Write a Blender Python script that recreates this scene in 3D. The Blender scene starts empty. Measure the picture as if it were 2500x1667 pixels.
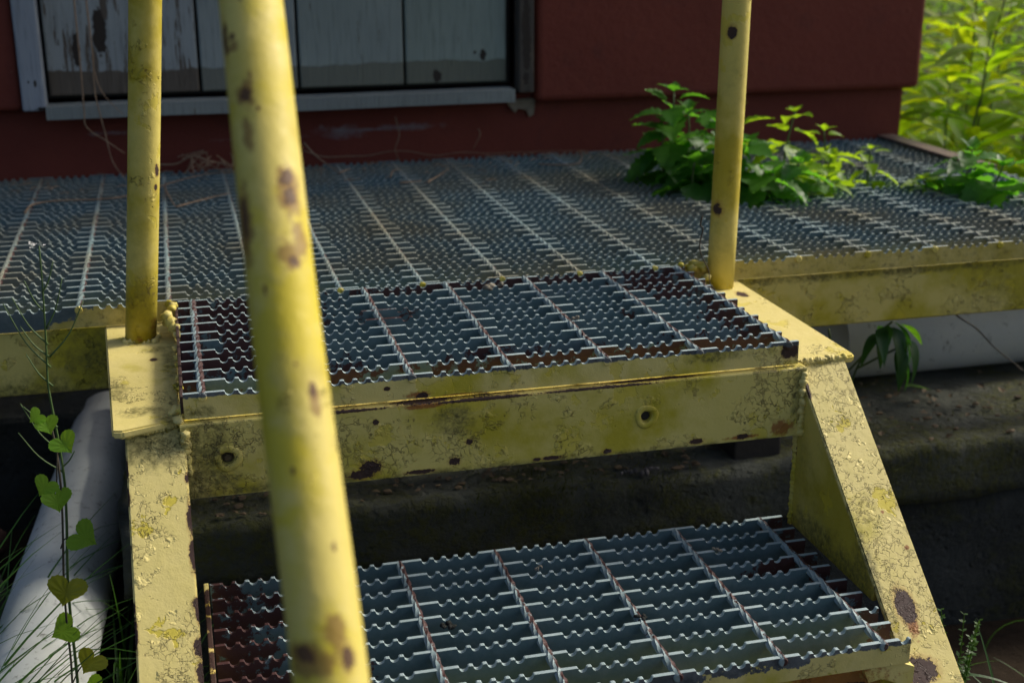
import bpy, bmesh, math, random
from mathutils import Vector, Matrix, noise as mnoise
random.seed(7)
S = bpy.context.scene
COL = S.collection
R_ = random.uniform

# ------------------------------------------------------------------ camera
cam_data = bpy.data.cameras.new("camera")
cam = bpy.data.objects.new("camera", cam_data)
COL.objects.link(cam)
S.camera = cam
cam_data.sensor_width = 36.0
cam_data.lens = 46.13
cam_data.clip_start = 0.02
cam_data.clip_end = 400
cam.matrix_world = Matrix(((0.9678, 0.0797, -0.2389, -0.0085),
                           (-0.2518, 0.2996, -0.9202, -1.1946),
                           (-0.0018, 0.9507, 0.3100, 0.4270),
                           (0, 0, 0, 1)))
cam_data.dof.use_dof = True
cam_data.dof.focus_distance = 1.27
cam_data.dof.aperture_fstop = 6.6

# ------------------------------------------------------------------ world, sun, exposure
SUN_DIR = Vector((0.80, 0.20, 0.66)).normalized()          # towards the sun
elev = math.asin(SUN_DIR.z)
world = bpy.data.worlds.new("World"); S.world = world
world.use_nodes = True
wn = world.node_tree
bg = wn.nodes["Background"]
sky = wn.nodes.new("ShaderNodeTexSky")
sky.sky_type = 'NISHITA'
sky.sun_disc = False
sky.sun_elevation = elev
sky.sun_rotation = math.atan2(SUN_DIR.x, SUN_DIR.y)
wn.links.new(sky.outputs[0], bg.inputs[0])
sky.dust_density = 5.0
sky.ozone_density = 1.6
sky.air_density = 0.7
bg.inputs[1].default_value = 0.13
sd = bpy.data.lights.new("sun", 'SUN')
sd.energy = 2.7
sd.angle = math.radians(10.0)
sd.color = (1.0, 0.93, 0.80)
sun = bpy.data.objects.new("sun", sd); COL.objects.link(sun)
sun.rotation_euler = SUN_DIR.to_track_quat('Z', 'Y').to_euler()
S.view_settings.view_transform = 'Standard'
S.view_settings.look = 'None'
S.view_settings.gamma = 1.0
S.view_settings.use_curve_mapping = False
S.view_settings.exposure = 0.26
S.render.engine = 'CYCLES'
S.cycles.max_bounces = 6
S.cycles.transparent_max_bounces = 8

# ------------------------------------------------------------------ object helpers
def thing(name, label, cat, loc=(0, 0, 0), group=None):
    o = bpy.data.objects.new(name, None)
    o.empty_display_size = 0.05
    COL.objects.link(o)
    o.location = loc
    o['label'] = label; o['category'] = cat
    if group: o['group'] = group
    return o
def mesh_of(bm, name, mat, smooth=False):
    me = bpy.data.meshes.new(name)
    bmesh.ops.recalc_face_normals(bm, faces=bm.faces)
    bm.to_mesh(me); bm.free()
    for m in (mat if isinstance(mat, (list, tuple)) else [mat]):
        me.materials.append(m)
    if smooth:
        for p in me.polygons: p.use_smooth = True
    return me
def put(name, me, parent=None, loc=None, label=None, kind=None, M=None):
    """link a mesh whose vertices are in world coordinates (or moved by loc / M)"""
    o = bpy.data.objects.new(name, me)
    COL.objects.link(o)
    if parent is not None:
        o.parent = parent
        base = Vector(root_loc(parent))
        if M is not None:
            o.matrix_local = Matrix.Translation(-base) @ M
        else:
            o.location = Vector(loc or (0, 0, 0)) - base
    else:
        if M is not None: o.matrix_world = M
        elif loc: o.location = loc
    if label: o['label'] = label
    if kind: o['kind'] = kind
    return o
def root_loc(p):
    v = Vector(p.location)
    while p.parent:
        p = p.parent; v += Vector(p.location)
    return v
def tag(o, label, cat, group=None):
    o['label'] = label; o['category'] = cat
    if group: o['group'] = group
    return o

def bm_box(bm, x0, x1, y0, y1, z0, z1, bev=0.0, seg=2, wobble=0.0):
    r = bmesh.ops.create_cube(bm, size=1.0)
    vs = r['verts']
    for v in vs:
        v.co = Vector(((x0+x1)/2 + v.co.x*(x1-x0), (y0+y1)/2 + v.co.y*(y1-y0), (z0+z1)/2 + v.co.z*(z1-z0)))
    if bev > 0:
        es = list({e for v in vs for e in v.link_edges})
        bmesh.ops.bevel(bm, geom=es, offset=bev, segments=seg, profile=0.5, affect='EDGES')
    return bm
def bm_prism(bm, pts, axis, a, b):
    """polygon pts (2-D) extruded along axis 'x','y','z' from a to b"""
    def co(p, t):
        return {'x': (t, p[0], p[1]), 'y': (p[0], t, p[1]), 'z': (p[0], p[1], t)}[axis]
    A = [bm.verts.new(co(p, a)) for p in pts]
    B = [bm.verts.new(co(p, b)) for p in pts]
    n = len(pts)
    bm.faces.new(A); bm.faces.new(B[::-1])
    for i in range(n):
        bm.faces.new((A[i], A[(i+1) % n], B[(i+1) % n], B[i]))
def bm_tube(bm, pts, rad, n=8, cap=True, sq=False, twist=0.0):
    pts = [Vector(p) for p in pts]
    rings = []
    up = Vector((0, 0, 1))
    t0 = (pts[1]-pts[0]).normalized()
    if abs(t0.dot(up)) > 0.95: up = Vector((1, 0, 0))
    u = (up - t0*up.dot(t0)).normalized()
    dist = 0
    for i, p in enumerate(pts):
        if i == 0: t = pts[1]-pts[0]
        elif i == len(pts)-1: t = pts[-1]-pts[-2]
        else: t = pts[i+1]-pts[i-1]
        if i: dist += (p-pts[i-1]).length
        t.normalize()
        u = (u - t*u.dot(t)).normalized()
        w = t.cross(u)
        r = rad(i/(len(pts)-1)) if callable(rad) else rad
        ring = []
        for k in range(n):
            a = 2*math.pi*k/n + twist*dist
            ring.append(bm.verts.new(p + (u*math.cos(a) + w*math.sin(a))*r))
        rings.append(ring)
    for i in range(len(rings)-1):
        for k in range(n):
            bm.faces.new((rings[i][k], rings[i][(k+1) % n], rings[i+1][(k+1) % n], rings[i+1][k]))
    if cap:
        bm.faces.new(rings[0][::-1]); bm.faces.new(rings[-1])
def spline(pts, sub=5):
    """Catmull-Rom through points"""
    P = [Vector(p) for p in pts]
    P = [P[0]*2-P[1]] + P + [P[-1]*2-P[-2]]
    out = []
    for i in range(1, len(P)-2):
        for s in range(sub):
            t = s/sub
            a, b, c, d = P[i-1], P[i], P[i+1], P[i+2]
            out.append(0.5*((2*b) + (c-a)*t + (2*a-5*b+4*c-d)*t*t + (3*b-a-3*c+d)*t**3))
    out.append(P[-2])
    return out
def bm_blob(bm, c, rx, ry, rz, seed=0, amp=0.25, sub=2):
    r = bmesh.ops.create_icosphere(bm, subdivisions=sub, radius=1.0)
    for v in r['verts']:
        d = v.co.normalized()
        k = 1 + amp*mnoise.noise(d*1.6 + Vector((seed*3.1, seed*1.7, seed)))*2
        v.co = Vector(c) + Vector((d.x*rx*k, d.y*ry*k, d.z*rz*k))

# ------------------------------------------------------------------ material helpers
class Mat:
    def __init__(s, name):
        s.m = bpy.data.materials.new(name); s.m.use_nodes = True
        s.t = s.m.node_tree; s.b = s.t.nodes["Principled BSDF"]
        s.out = s.t.nodes["Material Output"]
        g = s.t.nodes.new("ShaderNodeNewGeometry")
        s.P = g.outputs["Position"]; s.N = g.outputs["Normal"]
    def new(s, ty, **kw):
        n = s.t.nodes.new(ty)
        for k, v in kw.items(): setattr(n, k, v)
        return n
    def set(s, sock, v):
        if isinstance(v, bpy.types.NodeSocket): s.t.links.new(v, sock)
        else:
            if sock.type == 'RGBA' and len(v) == 3: v = (*v, 1)
            sock.default_value = v
    def math(s, op, a, b=0.0, c=None, clamp=False):
        n = s.new("ShaderNodeMath", operation=op, use_clamp=clamp)
        s.set(n.inputs[0], a); s.set(n.inputs[1], b)
        if c is not None: s.set(n.inputs[2], c)
        return n.outputs[0]
    def vec(s, op, a, b=(0, 0, 0)):
        n = s.new("ShaderNodeVectorMath", operation=op)
        s.set(n.inputs[0], a)
        if op == 'SCALE': s.set(n.inputs[3], b)
        elif op != 'LENGTH': s.set(n.inputs[1], b)
        return n.outputs[1] if op in ('LENGTH', 'DOT_PRODUCT') else n.outputs[0]
    def noise(s, scale, detail=4, rough=0.55, v=None, col=False, dist=0.0):
        n = s.new("ShaderNodeTexNoise")
        s.set(n.inputs["Vector"], v if v is not None else s.P)
        n.inputs["Scale"].default_value = scale
        n.inputs["Detail"].default_value = detail
        n.inputs["Roughness"].default_value = rough
        n.inputs["Distortion"].default_value = dist
        return n.outputs[1] if col else n.outputs[0]
    def vor(s, scale, feature='F1', v=None, out=0):
        n = s.new("ShaderNodeTexVoronoi", feature=feature)
        s.set(n.inputs["Vector"], v if v is not None else s.P)
        n.inputs["Scale"].default_value = scale
        return n.outputs[out]
    def step(s, v, a, b, o0=0.0, o1=1.0):
        n = s.new("ShaderNodeMapRange")
        s.set(n.inputs[0], v)
        for i, k in enumerate((a, b, o0, o1)): s.set(n.inputs[i+1], k)
        return n.outputs[0]
    def mix(s, f, a, b):
        n = s.new("ShaderNodeMix", data_type='RGBA')
        s.set(n.inputs[0], f); s.set(n.inputs[6], a); s.set(n.inputs[7], b)
        return n.outputs[2]
    def bump(s, h, strength=1.0, dist=0.001, normal=None):
        n = s.new("ShaderNodeBump")
        s.set(n.inputs["Height"], h)
        n.inputs["Strength"].default_value = strength
        n.inputs["Distance"].default_value = dist
        if normal is not None: s.set(n.inputs["Normal"], normal)
        return n.outputs[0]
    def scl(s, k, v=None):
        return s.vec('MULTIPLY', v if v is not None else s.P, k)
    def warp(s, scale, amt, v=None, detail=3):
        c = s.noise(scale, detail, v=v, col=True)
        c = s.vec('SUBTRACT', c, (0.5, 0.5, 0.5))
        c = s.vec('SCALE', c, amt)
        return s.vec('ADD', v if v is not None else s.P, c)
    def spots(s, L, jag=0.5, nscale=60):
        """field that is < 1 inside any of the located patches (x,y,z,rx,ry,rz)"""
        cur = None
        for q in L:
            c = q[:3]; r = q[3:] if len(q) == 6 else (q[3],)*3
            d = s.vec('SUBTRACT', s.P, c)
            d = s.vec('MULTIPLY', d, tuple(1.0/k for k in r))
            d = s.vec('LENGTH', d)
            cur = d if cur is None else s.math('MINIMUM', cur, d)
        n = s.noise(nscale, 6, 0.72)
        n2 = s.noise(nscale*2.7, 5, 0.7)
        cur = s.math('ADD', cur, s.math('MULTIPLY', s.math('SUBTRACT', n, 0.5), jag*3.6))
        return s.math('ADD', cur, s.math('MULTIPLY', s.math('SUBTRACT', n2, 0.5), jag*1.6))
    def done(s, col=None, rough=None, metal=None, normal=None, spec=None):
        if col is not None: s.set(s.b.inputs["Base Color"], col)
        if rough is not None: s.set(s.b.inputs["Roughness"], rough)
        if metal is not None: s.set(s.b.inputs["Metallic"], metal)
        if normal is not None: s.set(s.b.inputs["Normal"], normal)
        if spec is not None: s.set(s.b.inputs["Specular IOR Level"], spec)
        return s.m

def ztop_(y): return -.030 + .86*(y-.010)
PRIMER = (0.040, 0.021, 0.016)
def yellow_paint(name, spots=None, crack=0.5, grime=0.5, cream=0.5, rustspots=None, grimespots=None,
                 jag=0.45, nscale=90, cell=75, chips=0.5, blotch=0.5, stretch=(1, 1, 1), gscale=1.0, pthr=0.60, pscale=24, soft=None, bare=None, barepatch=None, primer=PRIMER, patbump=0.55, patsoft=1.0, wear=0.0, tones=((0.465, 0.400, 0.030), (0.69, 0.585, 0.215))):
    m = Mat(name)
    P = m.scl(stretch)
    big = m.noise(9, 5, 0.6, v=P)
    mid = m.noise(38, 5, 0.6, v=P)
    fine = m.noise(240, 5, 0.65, v=P)
    base = m.mix(m.step(big, 0.5-0.25*(cream)-0.02, 0.62-0.25*cream), *tones)
    base = m.mix(m.step(mid, 0.35, 0.75, 0, 0.30), base, (0.54, 0.46, 0.09))
    # patches where the pale top coat has flaked to an older, stronger yellow
    wp = m.warp(40, 0.02, v=P)
    pat = m.noise(pscale, 6, 0.62, v=wp)
    patm = m.math('MULTIPLY', m.step(pat, pthr, pthr+0.015*patsoft), blotch)
    base = m.mix(patm, base, (0.58, 0.475, 0.028))
    # alligator cracks
    wc = m.warp(60, 0.016, v=P)
    wc = m.warp(260, 0.0040, v=wc, detail=4)
    e1 = m.vor(cell*1.8, 'DISTANCE_TO_EDGE', v=wc)
    area = m.noise(17, 5, 0.65, v=m.vec('ADD', P, (3.1, 1.2, 7.7)))
    am = m.step(area, 0.64-0.22*crack, 0.70-0.22*crack)
    brk = m.step(m.noise(85, 4, 0.7, v=P), 0.47, 0.53)
    c1 = m.math('MULTIPLY', m.step(e1, 0.008, 0.060, 1, 0), m.math('MULTIPLY', am, brk))
    # curling flake edges: contour lines of a broken noise
    fn = m.noise(70, 5, 0.60, v=m.warp(200, 0.003, v=P))
    fe = m.step(m.math('ABSOLUTE', m.math('SUBTRACT', fn, 0.55)), 0.004, 0.018, 1, 0)
    am2 = m.step(area, 0.60-0.20*crack, 0.66-0.20*crack)
    c2 = m.math('MULTIPLY', fe, m.math('MULTIPLY', am2, m.step(m.noise(75, 3, v=m.vec('ADD', P, (1, 2, 3))), 0.43, 0.52)))
    cr = m.math('MAXIMUM', m.math('MULTIPLY', c1, 0.85), c2)
    plate_ = m.math('MULTIPLY', m.step(fn, 0.545, 0.56), am2)
    cst = m.step(m.noise(28, 4, 0.7, v=m.vec('ADD', P, (7, 3, 1))), 0.40, 0.66, 0.10, 0.80)
    base = m.mix(m.math('MULTIPLY', cr, cst), base, (0.085, 0.070, 0.022))
    if wear:      # paint worn and chipped along the steel edges
        bv = m.new("ShaderNodeBevel", samples=3); bv.inputs[0].default_value = 0.0032
        ed = m.math('SUBTRACT', 1.0, m.vec('DOT_PRODUCT', bv.outputs[0], m.N))
        edn = m.step(m.noise(42, 6, 0.72, v=m.vec('ADD', P, (6, 1, 8))), 0.60-0.10*wear, 0.66-0.10*wear)
        edm = m.math('MULTIPLY', m.step(ed, 0.03, 0.07), edn)
        edl = m.step(ed, 0.02, 0.12, 0, 0.45)
        base = m.mix(edl, base, (0.70, 0.63, 0.26))
    # algae and dirt
    gn = m.noise(5.5*gscale, 5, 0.6, v=m.vec('ADD', P, (9.0, 4.0, 2.0)))
    gm = m.step(gn, 0.68-0.22*grime, 0.92-0.22*grime)
    gf = m.step(m.noise(110, 6, 0.75, v=P), 0.36, 0.66)
    gm = m.math('MULTIPLY', gm, gf)
    if grimespots:
        gs = m.step(m.spots(grimespots, 0.7, 45), 0.5, 1.25, 1.0, 0.0)
        gm = m.math('MAXIMUM', gm, m.math('MULTIPLY', gs, m.step(m.noise(150, 5, 0.7), 0.30, 0.58)))
    base = m.mix(m.math('MULTIPLY', gm, 0.82), base, (0.105, 0.098, 0.026))
    sp = m.step(fine, 0.70, 0.735)
    base = m.mix(m.math('MULTIPLY', sp, 0.7), base, (0.07, 0.058, 0.03))
    if soft:
        sf = m.step(m.spots(soft, 0.60, 150), 0.75, 1.05, 1.0, 0.0)
        base = m.mix(m.math('MULTIPLY', sf, 0.85), base, (0.25, 0.145, 0.030))
    # chips down to primer
    ch = m.step(m.noise(16, 6, 0.7, v=m.vec('ADD', P, (5, 5, 1))), 0.765-0.05*chips, 0.772-0.05*chips)
    if wear: ch = m.math('MAXIMUM', ch, edm)
    if spots:
        f = m.spots(spots, jag, nscale)
        ch = m.math('MAXIMUM', ch, m.step(f, 0.96, 1.0, 1.0, 0.0))
        halo = m.step(f, 1.0, 1.45, 1.0, 0.0)
        base = m.mix(m.math('MULTIPLY', halo, 0.45), base, (0.36, 0.17, 0.035))
    if rustspots:
        rf = m.step(m.spots(rustspots, 0.7, 120), 0.6, 1.1, 1.0, 0.0)
        base = m.mix(m.math('MULTIPLY', rf, 0.85), base, (0.28, 0.085, 0.022))
    prim = m.mix(m.step(mid, 0.3, 0.7), primer, tuple(k*1.5 for k in primer))
    col = m.mix(ch, base, prim)
    if bare is not None:
        sz_ = m.new("ShaderNodeSeparateXYZ"); m.set(sz_.inputs[0], m.P)
        zz_ = m.math('ADD', sz_.outputs[2], m.math('MULTIPLY', m.math('SUBTRACT', m.noise(130, 5, 0.7), 0.5), 0.009))
        bmk = m.step(zz_, bare-.0004, bare+.0004)
        if barepatch:
            bmk = m.math('MAXIMUM', bmk, m.step(m.spots(barepatch, 0.8, 70), 0.96, 1.0, 1.0, 0.0))
        col = m.mix(bmk, col, m.mix(m.step(m.noise(60, 5, 0.7), 0.35, 0.65), (0.055, 0.065, 0.068), (0.15, 0.17, 0.175)))
    # relief
    h = m.math('MULTIPLY', fine, 0.16)
    h = m.math('ADD', h, m.math('MULTIPLY', m.noise(620, 2, v=P), 0.10))
    h = m.math('SUBTRACT', h, m.math('MULTIPLY', cr, 0.8))
    h = m.math('ADD', h, m.math('MULTIPLY', plate_, 1.0))
    h = m.math('SUBTRACT', h, m.math('MULTIPLY', patm, patbump))
    h = m.math('SUBTRACT', h, m.math('MULTIPLY', ch, 0.9))
    h = m.math('ADD', h, m.math('MULTIPLY', mid, 0.8))
    nrm = m.bump(h, 1.0, 0.0014)
    return m.done(col, m.step(fine, 0.3, 0.7, 0.50, 0.68), 0.0, nrm, 0.35)

def galvanised(name, stains=None, brown=0.3, rust=0.15, pale=0.0, warm=0.0, crest=None):
    m = Mat(name)
    n1 = m.noise(26, 6, 0.7)
    n2 = m.noise(170, 4, 0.65)
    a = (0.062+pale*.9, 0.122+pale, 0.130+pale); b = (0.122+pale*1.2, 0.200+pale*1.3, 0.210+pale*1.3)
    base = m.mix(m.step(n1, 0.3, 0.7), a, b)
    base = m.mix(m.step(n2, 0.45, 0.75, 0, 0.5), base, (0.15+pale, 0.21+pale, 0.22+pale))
    if warm:
        wn_ = m.step(m.noise(5, 3), 0.4, 0.65, 0, warm)
        base = m.mix(wn_, base, (0.23, 0.19, 0.10))
    bw = m.warp(60, 0.03)
    bn = m.noise(15, 6, 0.7, v=bw)
    bm_ = m.step(bn, 0.74-0.25*brown, 0.755-0.25*brown)
    if stains:
        f = m.spots(stains, 0.85, 38)
        bm_ = m.math('MAXIMUM', bm_, m.step(f, 0.93, 1.0, 1.0, 0.0))
    if crest is not None:      # old primer left in the hollow along one side of the rod
        tc = m.new("ShaderNodeTexCoord")
        sx_ = m.new("ShaderNodeSeparateXYZ"); m.set(sx_.inputs[0], tc.outputs["Object"])
        cv = m.math('ADD', sx_.outputs[0], m.math('MULTIPLY', m.math('SUBTRACT', m.noise(22, 6, 0.7), 0.5), 0.014))
        bm_ = m.math('MAXIMUM', bm_, m.step(cv, crest-.0003, crest+.0003))
    bm_ = m.math('MULTIPLY', bm_, m.step(m.noise(95, 4, 0.7), 0.36, 0.42))
    base = m.mix(bm_, base, (0.056, 0.022, 0.020))
    rn = m.step(m.noise(32, 6, 0.72, v=m.vec('ADD', m.P, (2, 9, 4))), 0.74-0.15*rust, 0.84-0.15*rust)
    base = m.mix(m.math('MULTIPLY', rn, 0.75), base, (0.20, 0.105, 0.03))
    h = m.math('ADD', m.math('MULTIPLY', n2, 0.6), m.noise(60, 4))
    nrm = m.bump(h, 0.6, 0.0006)
    met = m.math('MULTIPLY', m.math('SUBTRACT', 1.0, bm_), 0.10)
    return m.done(base, m.step(n2, 0.3, 0.7, 0.46, 0.66), met, nrm)

def leaf_mat(name, c1, c2, trans=0.45, nsc=40, gloss=0.45):
    m = Mat(name)
    oi = m.new("ShaderNodeObjectInfo")
    n = m.noise(nsc, 3)
    f = m.math('ADD', m.math('MULTIPLY', oi.outputs["Random"], 0.75), m.math('MULTIPLY', m.math('SUBTRACT', n, 0.5), 0.7), clamp=True)
    col = m.mix(f, c1, c2)
    m.done(col, gloss, 0.0, m.bump(m.noise(260, 3), 0.5, 0.0006), 0.4)
    tr = m.new("ShaderNodeBsdfTranslucent")
    tcol = m.mix(0.65, col, tuple(min(1, k*3.5) for k in (c2[0]*0.95, c2[1]*1.1, c2[2]*0.5)))
    m.set(tr.inputs[0], tcol)
    mx = m.new("ShaderNodeMixShader")
    mx.inputs[0].default_value = trans
    m.t.links.new(m.b.outputs[0], mx.inputs[1]); m.t.links.new(tr.outputs[0], mx.inputs[2])
    m.t.links.new(mx.outputs[0], m.out.inputs[0])
    return m.m

def plain(name, c1, c2, scale=20, rough=0.8, bumpd=0.002, bs=None, detail=6, metal=0.0):
    m = Mat(name)
    n = m.noise(scale, detail, 0.65)
    col = m.mix(m.step(n, 0.3, 0.7), c1, c2)
    return m.done(col, rough, metal, m.bump(m.noise(bs or scale*3, 6, 0.7), 0.8, bumpd))

# ------------------------------------------------------------------ materials
RAIL_SPOTS = [(.0269, -.4718, .3654, .0022), (.0306, -.4952, .3371, .0032, .006, .0050), (.0335, -.490, .344, .0014, .004, .005), (.047, -.5359, .2915, .0035, .008, .004),
              (.046, -.528, .300, .0040, .008, .004), (.0448, -.5578, .2631, .0028), (.0475, -.600, .2105, .0018, .006, .0035), (.0501, -.6806, .111, .0034, .008, .0052), (.030, -.6743, .1124, .0055, .008, .0035),
              (.024, -.540, .283, .0014, .014, .014), (.0235, -.47, .366, .0012, .01, .012)]
RAIL_SPOTS += [(.0330, -.455, .384, .0012, .01, .002), (.036, -.50, .332, .0010, .01, .0012), (.0405, -.585, .222, .0012, .01, .0010), (.034, -.62, .18, .0009, .01, .0016), (.049, -.64, .150, .0010, .01, .0022), (.030, -.560, .252, .0009, .01, .0030)]
RAIL_SOFT = [(.0306, -.4952, .3371, .005, .010, .008), (.0298, -.510, .317, .003, .01, .013), (.0470, -.534, .294, .0065, .016, .016), (.050, -.548, .272, .004, .01, .012), (.0435, -.5545, .266, .006, .012, .010),
             (.0478, -.603, .207, .0030, .010, .011), (.0453, -.672, .1202, .0055, .012, .010), (.031, -.676, .110, .016, .014, .0075), (.0235, -.54, .283, .004, .02, .03), (.028, -.475, .360, .004)]
M_rail = yellow_paint('yellow_paint_handrail', RAIL_SPOTS, tones=((0.44, 0.350, 0.018), (0.63, 0.525, 0.130)), crack=0.0, grime=0.10, cream=0.50, jag=0.55, nscale=260, blotch=0.95, chips=-.6, pthr=0.47, pscale=17, patbump=.10, patsoft=7, soft=RAIL_SOFT, primer=(0.080, 0.038, 0.012))
M_postL = yellow_paint('yellow_paint_left_post', [(-.038, .25, -.005, .004, .01, .006), (-.040, .25, -.020, .005, .01, .007), (-.0262, .252, .164, .0025, .01, .007), (-.029, .252, .146, .0018, .01, .004)],
                       tones=((0.44, 0.350, 0.018), (0.63, 0.525, 0.130)), crack=0.25, grime=0.62, cream=0.24, nscale=260, rustspots=[(-.040, .25, -.012, .008, .012, .016), (-.062, .246, -.022, .006)], stretch=(1, 1, 1), cell=110)
M_postR = yellow_paint('yellow_paint_right_post', [(.6476, .284, .2918, .0055, .012, .0080), (.6360, .284, .0760, .0100, .016, .0100), (.6400, .284, .083, .005, .01, .007), (.6383, .284, .318, .002, .01, .003)],
                       tones=((0.44, 0.350, 0.018), (0.63, 0.525, 0.130)), crack=0.15, grime=0.58, cream=0.34, nscale=240, jag=.35, cell=110)
fl = [(-.0185, y, ztop_(y), rx, ry, ry*.86) for y, rx, ry in ((-.036, .0030, .006), (-.068, .0040, .016), (-.095, .0042, .018), (-.135, .0028, .012), (-.160, .0065, .010), (-.178, .0055, .012), (-.20, .004, .01), (-.13, .0045, .006))]
fl += [(-.0735, y, ztop_(y), rx, ry, ry*.86) for y, rx, ry in ((-.025, .0020, .012), (-.046, .0020, .010), (-.128, .0025, .006), (-.145, .0028, .016))]
M_strL = yellow_paint('yellow_paint_left_stringer', fl, wear=0.5, crack=0.62, grime=0.22, cream=0.95, jag=0.45, nscale=220, chips=0.2, blotch=0.8,
                      grimespots=[(-.045, -.012, -.046, .03, .02, .02)])
fr = [(.642, -.1997, -.2103, .010, .020, .017), (.634, -.247, -.251, .018, .014, .012), (.6208, -.0084, -.0458, .002, .010, .010), (.6205, -.0185, -.054, .0015, .007, .007)]
M_strR = yellow_paint('yellow_paint_right_stringer', fr, wear=0.1, crack=0.80, grime=0.26, cream=0.85, jag=0.30, nscale=200, chips=0.0, blotch=0.85,
                      rustspots=[(.643, -.216, -.224, .006, .014, .012), (.666, -.155, -.172, .003), (.654, -.125, -.146, .002)],
                      grimespots=[(.6215, -.16, -.178, .006, .06, .05), (.6225, -.215, -.222, .007, .03, .02)])
M_web = yellow_paint('yellow_paint_web', tones=((0.40, 0.33, 0.03), (0.55, 0.46, 0.11)), spots=[(.62, .003, -.10, .004, .004, .012), (.62, .003, -.125, .004, .005, .012)], crack=0.1, grime=0.70, cream=0.15,
                     grimespots=[(.62, -.08, -.205, .02, .12, .022), (.62, -.16, -.19, .02, .03, .03)], chips=0.0, gscale=1.5)
M_plate = yellow_paint('yellow_paint_plate', [(-.046, .190, -.028, .004, .006, .004), (.6665, .262, -.028, .007, .012, .004)], crack=0.25, grime=0.42, cream=0.95, cell=95, chips=0.0,
                       grimespots=[(-.085, .10, -.03, .014, .035, .02), (-.03, .012, -.03, .014, .02, .02), (-.055, .035, -.03, .02, .014, .02), (-.03, .17, -.03, .008, .06, .02), (-.04, .225, -.03, .02, .012, .02)])
bs = [(.1553, -.01, -.0898, .010, .01, .007), (.146, -.01, -.0965, .012, .01, .005), (.2396, -.01, -.0925, .006, .01, .004), (.2545, -.01, -.0733, .0035, .01, .003), (.1618, -.01, -.0429, .003, .01, .003),
      (.4981, -.01, -.0985, .008, .01, .003), (.40, -.01, -.099, .005, .01, .0025), (.34, -.01, -.1, .01, .01, .0022), (.205, -.01, -.1, .014, .01, .0022), (.27, -.01, -.0292, .05, .02, .0017), (.13, -.01, -.0292, .04, .02, .0015), (.21, -.005, -.0275, .03, .006, .003),
      (.39, -.01, -.0290, .06, .02, .0013), (.45, -.004, -.0275, .05, .004, .002), (.55, -.01, -.0985, .006, .01, .003), (.325, -.01, -.1, .004, .01, .0018)]
M_beam = yellow_paint('yellow_paint_beam', bs, wear=0.7, tones=((0.44, 0.370, 0.022), (0.64, 0.54, 0.160)), crack=0.62, grime=0.32, cream=0.34, jag=0.55, nscale=300, chips=0.30, cell=62, pthr=.575,
                      rustspots=[(.595, -.01, -.092, .014, .01, .010), (.21, -.01, -.031, .02, .02, .003), (.55, -.01, -.099, .02, .01, .002)],
                      grimespots=[(.0, -.01, -.06, .022, .02, .05), (-.01, -.01, -.09, .035, .02, .02), (.27, -.01, -.105, .3, .02, .006), (.24, -.01, -.05, .018, .02, .018), (.612, -.01, -.05, .008, .02, .04), (.08, -.01, -.1, .1, .02, .006)])
M_fascia = yellow_paint('yellow_paint_tread_edge', [(.21, -.003, -.0225, .006, .01, .003), (.175, -.003, -.012, .003, .01, .002), (.602, -.003, -.008, .010, .01, .010)], crack=0.40, grime=0.45, cream=0.30, cell=90, chips=0.0, bare=-.0042,
                        rustspots=[(.205, -.003, -.021, .012, .01, .004), (.25, -.003, -.025, .025, .01, .002)],
                        grimespots=[(.52, -.003, -.008, .03, .01, .008), (.50, -.003, .0, .1, .01, .003), (-.008, -.003, -.018, .02, .02, .006)])
M_landbeam = yellow_paint('yellow_paint_landing_beam', None, tones=((0.44, 0.370, 0.022), (0.64, 0.54, 0.160)),  crack=0.45, grime=0.72, cream=0.22, cell=80, blotch=0.6, chips=0.0,
                          grimespots=[(-.11, .32, -.065, .04, .02, .035), (-.2, .32, -.1, .12, .02, .02), (.9, .32, -.032, .3, .02, .006)])
M_tread2edge = yellow_paint('yellow_paint_lower_tread_edge', None, crack=0.25, grime=0.50, cream=0.40, cell=90, chips=0.0, bare=-.2100, barepatch=[(.38, -.262, -.212, .04, .02, .010), (.44, -.262, -.212, .03, .02, .006), (.31, -.262, -.214, .03, .02, .008), (.49, -.262, -.211, .02, .02, .006), (.2, -.262, -.212, .08, .02, .008)])
M_galv1 = galvanised('galvanised_upper_tread', [(.55, .005, -.01, .10, .05, .05), (.35, .012, -.012, .16, .045, .03), (.12, .03, -.01, .06, .04, .03), (.0, .25, -.01, .14, .09, .04), (.57, .26, -.01, .07, .06, .04),
                       (.60, .1, -.01, .035, .2, .04), (.45, .315, -.01, .3, .006, .04), (.03, .10, -.01, .04, .05, .03), (.06, .15, -.01, .04, .02, .03), (-.01, .1, -.01, .012, .3, .04), (.05, .19, -.01, .06, .02, .03)], brown=0.42, rust=0.35)
M_galv2 = galvanised('galvanised_lower_tread', [(-.0, -.13, -.215, .045, .15, .03), (.06, -.05, -.215, .05, .035, .03), (.03, -.2, -.215, .07, .04, .03), (.06, -.255, -.215, .07, .03, .03), (.607, -.1, -.215, .025, .2, .03), (.56, -.085, -.215, .03, .012, .02), (.10, -.16, -.215, .03, .02, .02)], brown=0.05, rust=0.15)
M_galvL = galvanised('galvanised_landing', None, brown=0.05, rust=0.55, warm=0.55)
M_top1 = galvanised('worn_skylit_zinc_upper_tread', [(.21, .2, 0, .03, .03, .02)], brown=0.02, rust=0.35, pale=0.22)  # paler bar tops: shoe wear plus sky highlights put into the colour
M_top2 = galvanised('worn_skylit_zinc_lower_tread', [(-.0, -.13, -.205, .06, .15, .01)], brown=0.05, rust=0.25, pale=0.20)
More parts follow.
